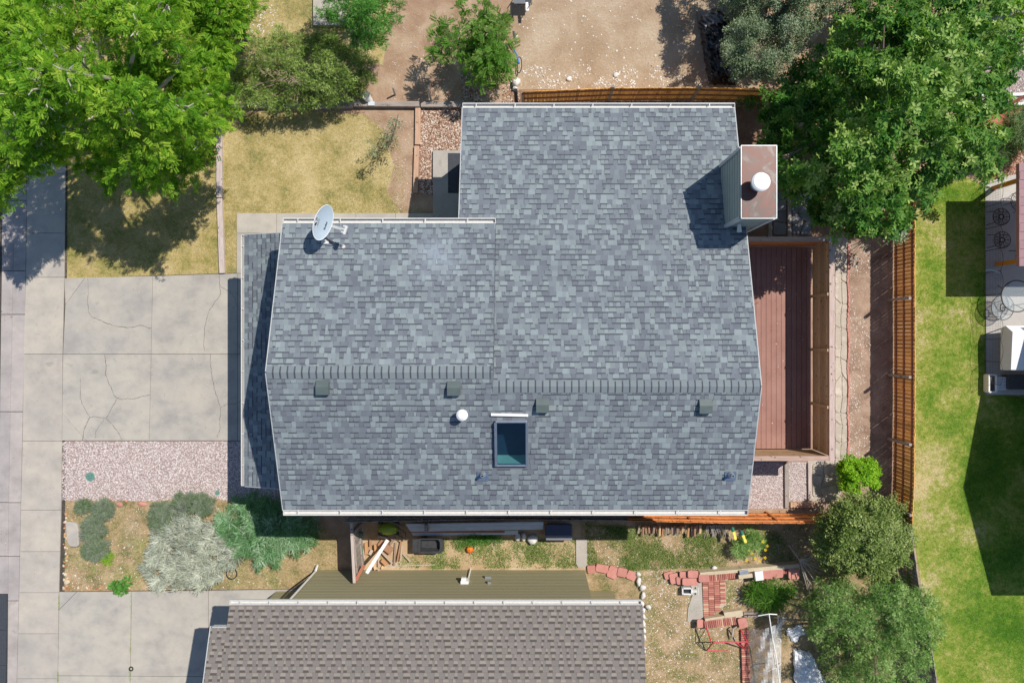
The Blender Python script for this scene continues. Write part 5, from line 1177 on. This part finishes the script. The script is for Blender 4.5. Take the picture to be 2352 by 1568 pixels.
for i, (a, b, w_, h_, t, lab) in enumerate(pieces):
    p, q = SC(*a), SC(*b); z = .06 + .05 * (i % 3); plank(p[0], p[1], z, q[0], q[1], z + .05, w_, h_, M['log'], lab, 'firewood', 'firewood', (t + .5) / 5)
plank(*SC(700, 820), .03, *SC(1460, 800), .03, .03, .03, M['palebark'], 'long thin pale stick on the sand by the olive wall', 'stick', 'stick')
# siding boards stack
for i in range(9):
    y0 = 1203 + i * 2.9; X0 = 932 + i * 2; X1 = 1190 if i > 5 else 1248
    plank(X0, y0 + 1, .62 - i * .055, X1, y0 - 4 if X1 > 1200 else y0 - 1, .62 - i * .055, .055, .02, M['whitesiding'], 'white siding board in the leaning stack by the dark fence', 'siding_board', 'board', rnd(), 'stacked white siding boards')
# stack supports
m = MB(); m.box(P(1050, 1214, .2), (3.6, .2, .3)); props(m.build('board_rack', M['cedar_rail'], loc=P(1050, 1214, 0)), 'low brown timber rack under the white siding boards', 'rack')
def stack_post(X, lab): m = MB(); m.box(P(X, 1206, .45), (.09, .30, .95)); props(m.build('rack_post', M['weathered'], loc=P(X, 1206, 0)), lab, 'post')
stack_post(982, 'grey post in front of the white siding boards')
# mower
mw = thing('lawn_mower', 'lime green electric lawn mower behind the firewood pile', 'lawn mower', P(892, 1216, 0)); c = Vector(P(890, 1216, .3))
m = MB(); m.lathe((c.x, c.y, .1), [(.40, 0), (.42, .08), (.36, .2), (.24, .3), (.1, .33)], 24, sx=.95, sy=.55); m.build('deck', M['mower'], mw, smooth=True)
m = MB(); m.box((c.x - .15, c.y - .03, .34), (.2, .16, .1)); m.build('air_intake', M['black'], mw, bevel=.02); m = MB(); m.box((c.x + .2, c.y, .34), (.3, .26, .14)); m.build('motor_cover', M['mower'], mw, bevel=.04)
for sx in (-1, 1):
    for sy in (-1, 1): m = MB(); q = (c.x + sx * .3, c.y + sy * .2, .1); m.tube([(q[0], q[1] - .03, .1), (q[0], q[1] + .03, .1)], .1, 14); m.build('wheel', M['blackpl'], mw)
m = MB(); m.tube([(c.x + .3, c.y + .15, .3), (c.x + .75, c.y + .0, .7), (c.x + .78, c.y - .25, .7), (c.x + .3, c.y - .15, .3)], .014, 6); m.build('handle', M['black'], mw)
# hose
hs = thing('garden_hose', 'coiled dark green hose hanging on the picket fence', 'hose', P(826, 1268, 0)); m = MB()
for k in range(5):
    cc = Vector(P(827 + (k % 3) - 1, 1266 + uni(-1, 1), .25 + .02 * k)); m.tube([(cc.x + .10 * (1 - .1 * k) * math.cos(a), cc.y + .30 * (1 - .08 * k) * math.sin(a), cc.z + .01 * math.sin(2 * a + k)) for a in np.linspace(0, 6.28, 28)], .016, 6)
m.build('coil', M['green_pl'], hs); m = MB(); m.box(P(828, 1226, .45), (.18, .14, .25)); m.box(P(829, 1236, .35), (.08, .10, .12)); m.build('reel_box', simple('sage_plastic', (.16, .26, .22, 1)), hs, bevel=.02)
# black cart
ct = thing('garden_cart', 'black plastic garden cart tub beside the firewood pile', 'cart', P(980, 1252, 0)); c = Vector(P(984, 1251, .35)); m = MB()
o4 = [(-.36, -.30), (.42, -.30), (.60, -.2), (.60, .2), (.42, .30), (-.36, .30)]; i4 = [(-.30, -.22), (.38, -.22), (.44, -.12), (.44, .12), (.38, .22), (-.30, .22)]; b4 = [(-.26, -.16), (.34, -.16), (.38, -.1), (.38, .1), (.34, .16), (-.26, .16)]
W = lambda p, z: (c.x + p[0], c.y + p[1], z)
n = 6
for i in range(n):
    j = (i + 1) % n; m.face([W(o4[i], .42), W(o4[j], .42), W(i4[j], .42), W(i4[i], .42)][::1]); m.face([W(i4[i], .42), W(i4[j], .42), W(b4[j], .16), W(b4[i], .16)]); m.face([W(o4[i], .42), W(o4[j], .42), W(b4[j], .10), W(b4[i], .10)])
m.face([W(p, .16) for p in b4]); m.face([W(p, .10) for p in b4][::-1]); m.build('tub', M['blackpl'], ct)
m = MB(); m.box((c.x - .48, c.y, .40), (.22, .5, .10))
for k in range(4): m.box((c.x - .37, c.y - .17 + k * .11, .46), (.05, .05, .03))
m.build('tray', M['blackpl'], ct, bevel=.01)
for sy in (-1, 1): m = MB(); m.tube([(c.x - .2, c.y + sy * .2 - .04, .11), (c.x - .2, c.y + sy * .2 + .04, .11)], .11, 14); m.build('wheel', M['black'], ct)
# pumpkin
pk = thing('pumpkin', 'orange pumpkin on sandy soil beside the green weeds', 'pumpkin', P(1079, 1260, 0)); m = MB(); c = P(1079, 1261, .1)
nn = 32; prof = [(.02, -.09), (.09, -.085), (.13, -.03), (.135, .03), (.10, .085), (.03, .095)]; b = len(m.v)
for r_, z in prof:
    for k in range(nn): a = 6.2832 * k / nn; q = 1 - .09 * abs(math.cos(4 * a)) ; m.v.append((c[0] + r_ * q * math.cos(a), c[1] + r_ * q * math.sin(a), c[2] + z))
for i in range(5):
    for k in range(nn): q = (k + 1) % nn; m.f.append((b + i * nn + k, b + i * nn + q, b + (i + 1) * nn + q, b + (i + 1) * nn + k)); m.t.append(.5)
m.f.append(tuple(b + 5 * nn + k for k in range(nn))); m.t.append(.5)
m.build('body', M['pumpkin'], pk, smooth=True); m = MB(); m.tube([(c[0], c[1], c[2] + .09), (c[0] + .02, c[1] + .01, c[2] + .15)], [.02, .012], 6); m.build('stem', M['olive'], pk)
# navy storage box
sb = thing('storage_box', 'navy and grey storage box against the dark fence', 'storage box', P(1284, 1224, 0)); m = MB(); a = .55
m.prism([P(1256, 1208, .4)[:2], P(1312, 1208, .4)[:2], P(1312, 1238, .4)[:2], P(1256, 1238, .4)[:2]], 0, .5); m.build('body', M['greybin'], sb, bevel=.02)
m = MB(); m.prism([P(1252, 1203, a)[:2], P(1314, 1203, a)[:2], P(1314, 1229, a)[:2], P(1252, 1229, a)[:2]], .51, .58); m.build('lid', M['navy'], sb, bevel=.03)
m = MB(); m.prism([P(1252, 1229.5, a)[:2], P(1316, 1229.5, a)[:2], P(1314, 1241, a)[:2], P(1254, 1241, a)[:2]], .45, .52); m.build('front_lip', M['greybin'], sb, bevel=.02)
# rocks
def rock(X, Y, sx, sy, label, mat='whiterock', hh=.18, group='white rocks', ang=0, seed=None, cat='rock'):
    c = P(X, Y, hh * .4); m = MB(); m.rock(c, (sx, sy, hh), seed if seed is not None else int(X * 7 + Y), ang=ang, t=rnd()); return props(m.build('rock', M[mat], loc=(c[0], c[1], 0), smooth=True), label, cat, group)
for x, y, a, b, l in ((1189, 1232, .25, .3, 'pale rock under the left end of the siding boards'), (1203, 1232, .22, .32, 'pale rock between two others under the siding boards'), (1223, 1238, .45, .35, 'largest tan rock left of the navy storage box')): rock(x, y, a, b, l, hh=.25, group='pale rocks by the storage box')
wr = [(1466, 1318, .22, .16), (1467, 1335, .20, .33), (1476, 1349, .28, .20), (1477, 1367, .18, .30), (1474, 1385, .2, .22), (1489, 1393, .22, .18), (1477, 1401, .2, .2), (1478, 1415, .18, .18), (1477, 1431, .2, .24), (1479, 1447, .18, .2), (1480, 1463, .15, .24), (1479, 1487, .12, .12), (1480, 1495, .10, .12)]
for i, (x, y, a, b) in enumerate(wr): rock(x, y, a, b, 'white border rock beside the taupe roof corner, %s in line from the pink pavers' % ('first second third fourth fifth sixth seventh eighth ninth tenth eleventh twelfth last'.split()[i]))
rock(1640, 1303, .22, .14, 'lone white rock above the brick wall')
rock(1186, 190, .32, .34, 'big white rock at the west end of the rear cedar fence', hh=.3); rock(1183, 202, .2, .2, 'small white rock touching the big one by the rear fence', hh=.2)
rock(1307, 181, .20, .20, 'jagged white rock on the dirt, left of the two behind the rear fence', hh=.08); rock(1415, 172, .22, .2, 'white rock on the dirt, right of the two behind the rear fence', hh=.08)
rock(154, 1336, .26, .20, 'pale orange rock at the corner of sidewalk and neighbouring driveway', 'limestone', .14)
for x, y, a, b, l in ((213, 1180 - 10, .0, .0, ''),):
    pass
for i, (x, y, a, b) in enumerate(((274, 1158, .30, .17), (327, 1157, .36, .18), (351, 1160, .2, .12), (255, 1146, .12, .08), (290, 1150, .12, .1))):
    rock(x, y, a, b, ['red flat stone between two lavender mounds', 'widest red flat stone at the gravel edge', 'small red stone touching the tall lavender', 'tiny red stone left of the flat stones', 'tiny red stone between the flat stones'][i], 'paver', .07, 'red flat stones')
# orange pebble border by sidewalk
m = MB()
for i in range(70):
    X = 146 + uni(0, 9) if i < 45 else uni(146, 300); Y = uni(1155, 1350) if i < 45 else uni(1346, 1353)
    m.rock(P(X, Y, .03), (uni(.06, .14), uni(.05, .11), .07), i, 7, 4, rnd(), uni(0, 3))
props(m.build('border_stones', M['orange_rock'], loc=P(150, 1250, 0)), kind='stuff')
m = MB(); m.prism([P(x, y)[:2] for x, y in ((156, 1198), (160, 1195), (176, 1197), (183, 1203), (186, 1215), (187, 1249), (182, 1253), (167, 1252), (160, 1243))], 0, .16); props(m.build('stone_slab', M['sidewalk'], loc=P(170, 1225, 0), bevel=.03), 'smooth grey rectangular stone beside the lavender', 'stone')
m = MB(); m.lathe(P(208, 1094, 0), [(.17, 0), (.17, .025), (.15, .032)], 28); vl = thing('valve_cover', 'round green valve lid in the pink gravel', 'valve cover', P(208, 1094, 0)); m.build('lid', M['valve'], vl)
m = MB()
for dx, dy in ((.07, .06), (-.05, .03), (.03, -.04), (-.04, -.07)): m.box((PX(208) + dx, PY(1094) + dy, .034), (.05, .014, .006))
m.build('slots', M['black'], vl)
m = MB(); m.lathe(P(500, 1131, 0), [(.09, 0), (.09, .03)], 16); props(m.build('valve_cover', M['valve'], loc=P(500, 1131, 0)), 'small dark green lid by the plants at the gravel edge', 'valve cover')
m = MB(); ring(m, P(532, 1316, .05), .20, .02, 24, 1.1); props(m.build('metal_hoop', M['black'], loc=P(532, 1316, 0)), 'dark round edging hoop right of the silver plant', 'hoop')
m = MB(); ring(m, P(301, 1535, .065), .07, .025, 16); props(m.build('drain_ring', M['black'], loc=P(301, 1535, 0)), 'small black ring on the neighbouring driveway joint', 'ring')
# curb ramp
rp = thing('curb_ramp', 'dark ribbed rubber curb ramp at the lower left edge', 'ramp', P(5, 1460, 0))
for ya_, yb_ in ((1362, 1443), (1444, 1524), (1525, 1606)):
    m = MB(); xr = 20 - (ya_ - 1362) * .012
    m.prism([P(-30, ya_)[:2], P(xr, ya_)[:2], P(xr - .8, yb_)[:2], P(-30, yb_)[:2]], .02, .10, .5)
    for k in range(10):
        X = -28 + k * 4.8; m.prism([P(X, ya_ + 2)[:2], P(X + 2.4, ya_ + 2)[:2], P(X + 2.2, yb_ - 2)[:2], P(X, yb_ - 2)[:2]], .1, .108)
    m.build('ramp_section', M['rubber'], rp)
# concrete strip in the side yard
m = MB(); m.prism([P(x, y)[:2] for x, y in ((1323, 1237), (1348, 1237), (1348, 1296), (1342, 1302), (1328, 1302), (1323, 1292))], 0, .05); props(m.build('stepping_slab', M['smooth_conc']), kind='structure')
# firewood row along fence
for i in range(22):
    X = 1470 + i * 6.6 + uni(-1, 1); L_ = uni(.25, .42); a = Vector(P(X, 1207 + uni(-2, 4), .15 + .1 * (i % 2))); b = a + Vector((uni(-.06, .06), -L_, -.08)); m = MB(); m.tube([a, b], [uni(.04, .06), uni(.035, .055)], 7, t=rnd())
    props(m.build('firewood', M['log'], loc=tuple(a)), 'split log stacked against the orange side fence', 'firewood', 'logs along the side fence')
for i in range(20):
    X = 1624 + i * 2.4; a = Vector(P(X, 1204 + uni(0, 3), .2)); b = a + Vector((uni(-.14, .14), -uni(.35, .55), -.12)); m = MB(); m.tube([a, b], [.016, .012], 5, t=.9); props(m.build('stick', M['weathered'], loc=tuple(a)), 'grey stick in the bundle left of the green boots', 'stick', 'bundle of grey sticks')
for i, (x, y, x2, y2) in enumerate(((1682, 1210, 1688, 1234), (1702, 1218, 1711, 1241))):
    a, b = Vector(P(x, y, .68)), Vector(P(x2, y2, .68)); bt = thing('rubber_boot', 'upturned green boot with yellow sole, %s by the flowers' % ('left one' if i == 0 else 'right one'), 'boot', (a.x, a.y, .6), 'upturned rubber boots'); m = MB(); m.tube([a, (a.x, a.y, 0)], .015, 6); m.build('stake', M['weathered'], bt)
    mid = a.lerp(b, .42); m = MB(); m.tube([a - Vector((0, 0, .02)), mid - Vector((0, 0, .02))], [.06, .065], 12); m.build('shaft', M['green_pl'], bt)
    d = (b - mid).normalized(); s_ = Vector((-d.y, d.x, 0)); m = MB(); pts = [mid + d * (L_ * .30) + s_ * w_ for L_, w_ in ((0, .05), (.25, .055), (.45, .04), (.75, .06), (1, .035), (1.05, 0), (1, -.035), (.75, -.055), (.45, -.035), (.25, -.05), (0, -.05))]
    m.prism([(p.x, p.y) for p in pts], .67, .72); m.build('sole', M['yellow'], bt)
fo = [o for o in bpy.data.objects if o.name.startswith('flowering_plant')][0]
for i, (x, y) in enumerate([(1752, 1243), (1758, 1262), (1721, 1262), (1735, 1282), (1745, 1287), (1757, 1280), (1715, 1286), (1727, 1270), (1762, 1253), (1709, 1258)]):
    c = P(x, y, .45); m = MB()
    for k in range(5): a = k * 1.2566; m.face([c, (c[0] + .05 * math.cos(a - .4), c[1] + .05 * math.sin(a - .4), c[2] + .01), (c[0] + .07 * math.cos(a), c[1] + .07 * math.sin(a), c[2] + .01), (c[0] + .05 * math.cos(a + .4), c[1] + .05 * math.sin(a + .4), c[2] + .01)], rnd())
    m.build('flower', M['flower'], fo)

# pavers / brick yard
def paver(x0, y0, x1, y1, ang, label, z=.05, mat='paver', group='pink pavers', t=None):
    cx, cy = 1176 + (x0 + x1) / 8, 1176 + (y0 + y1) / 8; sx, sy = (x1 - x0) / 4 / F * H, (y1 - y0) / 4 / F * H
    c = Vector(P(cx, cy, z)); m = MB(); hs = [(-.5, -.35), (-.38, -.5), (.4, -.5), (.5, -.3), (.5, .42), (.38, .5), (-.42, .5), (-.5, .4)]
    rt = Matrix.Rotation(ang, 2); pts = [rt @ Vector((a * sx, b * sy)) for a, b in hs]; m.prism([(c.x + p.x, c.y + p.y) for p in pts], z - .05, z + .02, rnd() if t is None else t)
    return props(m.build('paver', M[mat], loc=(c.x, c.y, 0), bevel=.008), label, 'paver', group)
for i, q in enumerate(((692, 487, 768, 560, .1), (770, 480, 884, 552, -.2), (880, 498, 976, 606, -.4), (968, 512, 1056, 592, -.2), (1055, 540, 1142, 620, -.4))): paver(*q, 'pink paver in the curved row at the olive wall corner, number %s from left' % 'one two three four five'.split()[i], z=.06 + .03 * (i % 2), group='curved row of pink pavers')
for i, q in enumerate(((1398, 545, 1480, 610, .3), (1450, 560, 1530, 655, .2), (1510, 590, 1590, 660, .1), (1540, 545, 1620, 600, 0), (1565, 605, 1710, 672, .0), (1615, 535, 1710, 600, .0), (1715, 570, 1810, 640, .0))):
    paver(*q, ['dark pink paver at the left end of the pile', 'pink paver leaning second from the left end', 'pink paver in the middle of the pile front', 'small pink paver at the back of the pile', 'widest pink paver on top above the white lantern', 'pink paver at the back right of the pile', 'orange pink paver joining pile and brick wall'][i], z=.08 + .05 * i, group='pile of pink pavers')
def bricks(name, label, poly_fn, nrow, ncol, z, cat='brick wall', L=.20, kind=None, hgt=.06):
    pass
def brickrow(m, p0, p1, depth, n, z, h):      # n header bricks between two picture points
    a, b = Vector(P(*p0, z)), Vector(P(*p1, z)); d = (b - a); L_ = d.length; d.normalize(); s_ = Vector((-d.y, d.x, 0)); ang = math.atan2(d.y, d.x); rot = Matrix.Rotation(ang, 3, 'Z')
    for i in range(n): m.box(a + d * (L_ * (i + .5) / n) + Vector((0, 0, -h / 2)), (L_ / n - .018, depth, h), rot, rnd())
bw_ = thing('brick_wall', 'low curved brick wall with cream stone back edge behind the brick path', 'wall', P(1740, 1320, 0))
m = MB(); brickrow(m, (1626, 1325), (1680, 1320), .30, 13, .3, .3); brickrow(m, (1680, 1320), (1700, 1317), .28, 5, .3, .3); brickrow(m, (1700, 1316), (1830, 1306), .30, 20, .3, .3); m.build('bricks', M['brick'], bw_)
m = MB(); m.bar(P(1605, 1314, .2), P(1700, 1306, .2), .12, .38); m.bar(P(1700, 1306, .2), P(1832, 1295, .2), .14, .38); m.build('stone_edge', M['limestone'], bw_)
for i, q in enumerate(((2300, 520, 2400, 610, 0), (2400, 510, 2490, 600, .05), (2540, 515, 2640, 612, 0))): paver(*q, ['pink paver on the brick wall right of the white block', 'pink paver on the brick wall, middle of three', 'pink paver at the east end of the brick wall'][i], z=.36, group='pavers on the brick wall')
for i, (x, y, l) in enumerate(((1708, 1313, 'grey block on the brick wall'), (1712, 1322, 'flaking cream board on the brick wall'), (1742, 1320, 'white concrete block on the brick wall'))):
    m = MB(); m.box(P(x, y, .42), ((.34, .16, .1), (.52, .15, .08), (.30, .34, .2))[i], Matrix.Rotation(.12, 3, 'Z')); props(m.build('block', M['white' if i == 2 else 'limestone' if i == 1 else 'galv'], loc=P(x, y, .3), bevel=.008), l, 'block', 'blocks on the brick wall')
sheet('brick_path_bed', [(1612, 1328), (1666, 1328), (1668, 1390), (1642, 1400), (1641, 1424), (1615, 1424)], .016, M['mortar'])
m = MB()
for r_ in range(19):
    for c_ in range(4 if r_ < 11 else (3 if r_ < 15 else 2)):
        X = 1613 + c_ * 13.2 + (r_ * .15); Y = 1331 + r_ * 4.9 + (c_ % 2) * .8; m.box(P(X + 6.4, Y + 2.4, .035), (.20, .064, .05), Matrix.Rotation(.01, 3, 'Z'), rnd())
props(m.build('brick_path', M['brick']), kind='structure')
m = MB(); m.prism([P(x, y)[:2] for x, y in ((1585, 1340), (1611, 1336), (1615, 1425), (1578, 1426), (1580, 1395), (1590, 1365))], 0, .04); props(m.build('concrete_pad', M['smooth_conc']), kind='structure')
ln = thing('lantern', 'white box lantern on its side by the pink paver pile', 'lantern', P(1580, 1355, 0)); c = Vector(P(1577, 1355, .12)); m = MB()
for s_ in ((-.17, 0, .04, .26), (.17, 0, .04, .26), (0, .11, .34, .04), (0, -.11, .34, .04)): m.box((c.x + s_[0], c.y + s_[1], .14), (s_[2], s_[3], .2))
m.build('frame', M['white'], ln); m = MB(); m.box((c.x, c.y, .1), (.22, .15, .12)); m.build('pane', M['black'], ln); m = MB(); m.box((c.x + .27, c.y, .16), (.2, .1, .14)); m.box((c.x + .42, c.y, .16), (.03, .28, .05)); m.build('handle', M['white_metal'], ln)
lw = thing('brick_wall', 'lower short brick wall at the south end of the brick path', 'wall', P(1660, 1435, 0)); m = MB(); brickrow(m, (1618, 1435), (1692, 1424), .30, 17, .25, .25); m.build('bricks', M['brick'], lw)
m = MB(); m.bar(P(1618, 1421, .12), P(1662, 1414, .12), .12, .24); m.bar(P(1662, 1411, .12), P(1704, 1405, .12), .26, .24); m.build('stone_edge', M['limestone'], lw)
paver(2080, 970, 2160, 1060, .25, 'pink paver on the corner of the lower brick wall', z=.32); paver(1700, 985, 1755, 1060, .0, 'orange block at the west end of the lower brick wall', z=.3)
be = thing('brick_edging', 'vertical brick edging beside the plastic covered bed', 'edging', P(1713, 1500, 0)); m = MB(); brickrow(m, (1711, 1446), (1716, 1600), .30, 32, .12, .12); m.build('bricks', M['brick'], be)
# red frame
rf = thing('red_frame', 'red and black metal tube frame lying on the dry grass', 'metal frame', P(1670, 1475, 0))
def T4(x, y, z): return P(1176 + x * .25, 1176 + y * .25, z)
for a, b, mt in (((1785, 1060, .5), (1830, 1190, .5), 'red'), ((1850, 1192, .5), (2160, 1188, .5), 'red'), ((2100, 1075, .5), (2165, 1200, .5), 'red'), ((1790, 1265, .1), (2000, 1275, .1), 'red'), ((2060, 1195, .5), (2135, 1250, .1), 'red'), ((1850, 1192, .5), (1790, 1265, .1), 'red'), ((2165, 1195, .5), (2130, 1245, .1), 'red'),
                 ((1785, 1060, .5), (1705, 1195, .1), 'black'), ((1705, 1195, .1), (1850, 1190, .45), 'black'), ((1705, 1195, .1), (1790, 1270, .1), 'black')):
    m = MB(); m.tube([T4(*a), T4(*b)], .022 if mt == 'red' else .012, 8); m.build('tube', M[mt], rf)
m = MB(); pts = [T4(2015, 1165, .1), T4(2025, 1120, .2), T4(2030, 1070, .25), T4(2065, 1050, .3)]; m.tube(pts, [.02, .04, .035, .02], 6); props(m.build('driftwood', M['palebark'], loc=pts[0]), 'pale crooked driftwood inside the red frame', 'branch')
# hoop house with plastic film
hpz = thing('cold_frame', 'white pipe garden frame covered with clear plastic film', 'cold frame', P(1755, 1500, 0))
U = lambda x, y, z: P(1550.2 + x * .2018, 1251.8 + y * .2018, z)      # crop 5 scale
m = MB()
def path(pts, r=.02): m.tube(pts, r, 8)
path([U(1070, 780, 1.0), U(1110, 1050, 1.0), U(1160, 1300, 1.0), U(1195, 1600, 1.0)]); m.build('ridge_pipe', M['white'], hpz)
for pts in ([U(885, 840, .5), U(950, 800, .9), U(1070, 780, 1.0), U(1160, 785, .9), U(1180, 820, .4), U(1170, 880, .05)], [U(940, 1460, .5), U(1060, 1430, .8), U(1185, 1365, 1.0), U(1205, 1340, .5)]):
    m = MB(); path(pts); m.build('hoop', M['white'], hpz)
m = MB(); nxg, nyg = 14, 22; gv = []
for j in range(nyg + 1):
    for i in range(nxg + 1):
        u, v_ = i / nxg, j / nyg; X = (835 + 30 * v_) * (1 - u) + (1215 - 10 * v_) * u; Y = 930 + 670 * v_ + 30 * math.sin(u * 5) * (1 - v_); z = .15 + .85 * math.sin(min(u / .75, 1) * 1.57) * (1 if u < .75 else 1 - (u - .75) * 3.2) + .05 * math.sin(u * 17 + v_ * 9) + .03 * math.sin(v_ * 31 + u * 12)
        gv.append(U(X, Y, max(z, .05)))
for j in range(nyg):
    for i in range(nxg): a = j * (nxg + 1) + i; m.face([gv[a], gv[a + nxg + 1], gv[a + nxg + 2], gv[a + 1]])
m.build('plastic_film', M['film'], hpz)
m = MB(); m.face([U(1160, 950, .5), U(1170, 880, .7), U(1215, 790, .35), U(1265, 830, .1), U(1215, 950, .1)]); m.build('film_flap', M['film'], hpz)
# white tarp
def crumple(name, label, cat, poly, nx, ny, zb, amp, mat, seed=0):
    r = np.random.default_rng(seed); (a, b, c_, d) = poly; m = MB(); gv = []
    for j in range(ny + 1):
        for i in range(nx + 1):
            u, v_ = i / nx, j / ny; X = (a[0] * (1 - u) + b[0] * u) * (1 - v_) + (d[0] * (1 - u) + c_[0] * u) * v_; Y = (a[1] * (1 - u) + b[1] * u) * (1 - v_) + (d[1] * (1 - u) + c_[1] * u) * v_
            e = min(u, 1 - u, v_, 1 - v_); gv.append(P(X + r.uniform(-1, 1) * (2.5 if e < .05 else .8), Y + r.uniform(-1, 1) * (2.5 if e < .05 else .8), zb * min(1, e * 8) + abs(r.normal(0, amp)) + .02))
    for j in range(ny):
        for i in range(nx): k = j * (nx + 1) + i; m.face([gv[k], gv[k + nx + 1], gv[k + nx + 2]]); m.face([gv[k], gv[k + nx + 2], gv[k + 1]])
    loc = P(np.mean([p[0] for p in poly]), np.mean([p[1] for p in poly]), 0); return props(m.build(name, mat, loc=loc), label, cat)
crumple('tarp', 'crumpled white tarp on the ground beside the plastic covered frame', 'tarp', [(1822, 1488), (1862, 1496), (1912, 1568 + 30), (1826, 1600)], 14, 18, .1, .05, M['whitetarp'], 1)
crumple('tarp', 'small torn white sheet above the crumpled white tarp', 'tarp', [(1804, 1448), (1838, 1430), (1852, 1450), (1822, 1478)], 8, 8, .06, .04, M['whitetarp'], 2)
crumple('tarp', 'crumpled black tarp draped over a pile beside the grey green tree', 'tarp', [(1600, 30), (1690, 8), (1690, 195), (1628, 195)], 14, 26, .35, .09, M['tarp'], 3)
# dead branches
br = MB(); o = Vector(P(1836, 1285, .7))
for i in range(13):
    a = -1.1 + i * .13 + uni(-.1, .1); L_ = uni(.8, 1.9); e = o + Vector((math.cos(a) * L_ * .6, math.sin(a) * L_, uni(-.3, .3))); mid = o.lerp(e, .5) + Vector((uni(-.1, .1), uni(-.1, .1), .15)); br.tube([o, mid, e, e + Vector((.1, uni(-.1, .15), .05))], [.014, .011, .007, .004], 5)
br.tube([P(1812, 1252, .3), o, P(1850, 1300, .5)], [.02, .016, .01], 6)
props(br.build('dead_branch', M['palebark'], loc=P(1836, 1285, 0)), 'spread of bare pale branches at the east end of the brick wall', 'branch')
# pale twigs in the dark shrub
br = MB()
for i in range(60):
    t_ = rnd(); X, Y = 590 + t_ * 105 + uni(-6, 6), 158 + t_ * 32 + uni(-9, 9); a = Vector(P(X, Y, 2.05)); e = a + Vector((uni(-.22, .22), uni(-.16, .16), uni(-.05, .1))); br.tube([a, a.lerp(e, .5) + Vector((uni(-.03, .03), uni(-.03, .03), .03)), e], [.007, .006, .003], 5)
ls = [o for o in bpy.data.objects if o.name.startswith('leafy_shrub')][0]; br.build('dead_twigs', M['strawblade'], ls)

# ------------------------------------------------------------------ top yard items
bk = thing('bucket', 'white bucket tipped on its side on the brown retaining timber', 'bucket', P(845, 225, 0)); c = Vector(P(845, 226, .25)); axd = Vector((-.25, .35, 1)).normalized(); m = MB()
m.tube([c - axd * .16, c + axd * .16], [.12, .165], 22, cap=False); m.tube([c - axd * .15, c + axd * .16], [.11, .155], 22, cap=False); m.lathe(c - axd * .15, [(.12, 0), (.12, .01)], 22); m.build('shell', M['white'], bk)
m = MB(); m.tube([c + axd * .15, c + axd * .17], [.172, .172], 22, cap=False); m.build('rim', M['whitesiding'], bk); m = MB(); m.box(P(853, 238, .22), (.24, .16, .03)); m.build('lid', M['whitesiding'], bk)
for i, (x0, y0, x1, y1, l) in enumerate(((902, 202, 908, 218, 'short metal stake left of the taller one in the dirt'), (983, 205, 991, 232, 'taller metal stake below the sapling'), (1184, 207, 1187, 244, 'black pipe post by the big white rock'))):
    m = MB(); h_ = (.5, .8, .9)[i]; m.tube([P(x1, y1, 0), P(x0, y0, h_)], .035 if i < 2 else .07, 10); props(m.build('stake', M['galv' if i < 2 else 'black'], loc=P(x1, y1, 0)), l, 'stake', 'stakes')
bi = thing('bicycle', 'blue bicycle lying beside the feathery sapling', 'bicycle', P(1182, 110, 0)); V_ = lambda x, y, z: P(1136.9 + x * .1539, 0 + y * .1539, z)
m = MB(); m.tube([V_(200, 650, .35), V_(260, 700, .4), V_(330, 830, .45)], .03, 8); m.tube([V_(330, 830, .45), V_(355, 950, .5)], [.03, .045], 8); m.tube([V_(200, 650, .35), V_(110, 800, .3), V_(112, 920, .3)], .022, 8); m.build('frame', M['blue'], bi)
m = MB(); m.box(V_(290, 550, .5), (.09, .42, .05), Matrix.Rotation(.15, 3, 'Z')); m.build('seat', M['blackpl'], bi, bevel=.02); m = MB(); m.tube([V_(290, 610, .45), V_(215, 660, .35)], .015, 6); m.build('seat_post', M['black'], bi)
m = MB(); m.box(V_(195, 630, .42), (.12, .08, .08)); m.build('reflector', M['red'], bi)
m = MB()
for cc in ((1166, 135), (1192, 150)): m.tube([(P(*cc, .15)[0] + .30 * math.cos(a) * .35, P(*cc, .15)[1] + .30 * math.sin(a), .16 + .1 * math.cos(a)) for a in np.linspace(0, 6.28, 26)], .018, 6, cap=False)
m.build('wheel', M['black'], bi)
chx = thing('camp_chair', 'dark camping chair with white cloth cut off by the top edge', 'chair', P(1200, -2, 0)); m = MB(); m.box(P(1205, -4, .45), (.55, .5, .06)); m.build('seat', M['blackpl'], chx, bevel=.02)
m = MB(); m.box(P(1193, -2, .75), (.42, .34, .05), Matrix.Rotation(.3, 3, 'X')); m.build('backrest', M['greybin'], chx, bevel=.02); m = MB(); m.box(P(1211, 16, .5), (.1, .32, .04), Matrix.Rotation(.1, 3, 'Z')); m.build('cloth', M['white'], chx)
for x, y in ((1196, 8), (1218, 10), (1190, -20), (1220, -20)): m = MB(); m.tube([P(x, y, .0), P(x, y, .7)], .018, 6); m.build('leg', M['white_metal'], chx)
tb = thing('planter_wall', 'short shaded grey block under the light green tree at the top', 'block', P(735, 40, 0)); m = MB(); m.prism([P(722, -10)[:2], P(800, -10)[:2], P(800, 62)[:2], P(722, 62)[:2]], 0, .15); m.build('slab', M['sidewalk'], tb)
print('verts', sum(len(o.data.vertices) for o in bpy.data.objects if o.type == 'MESH'))
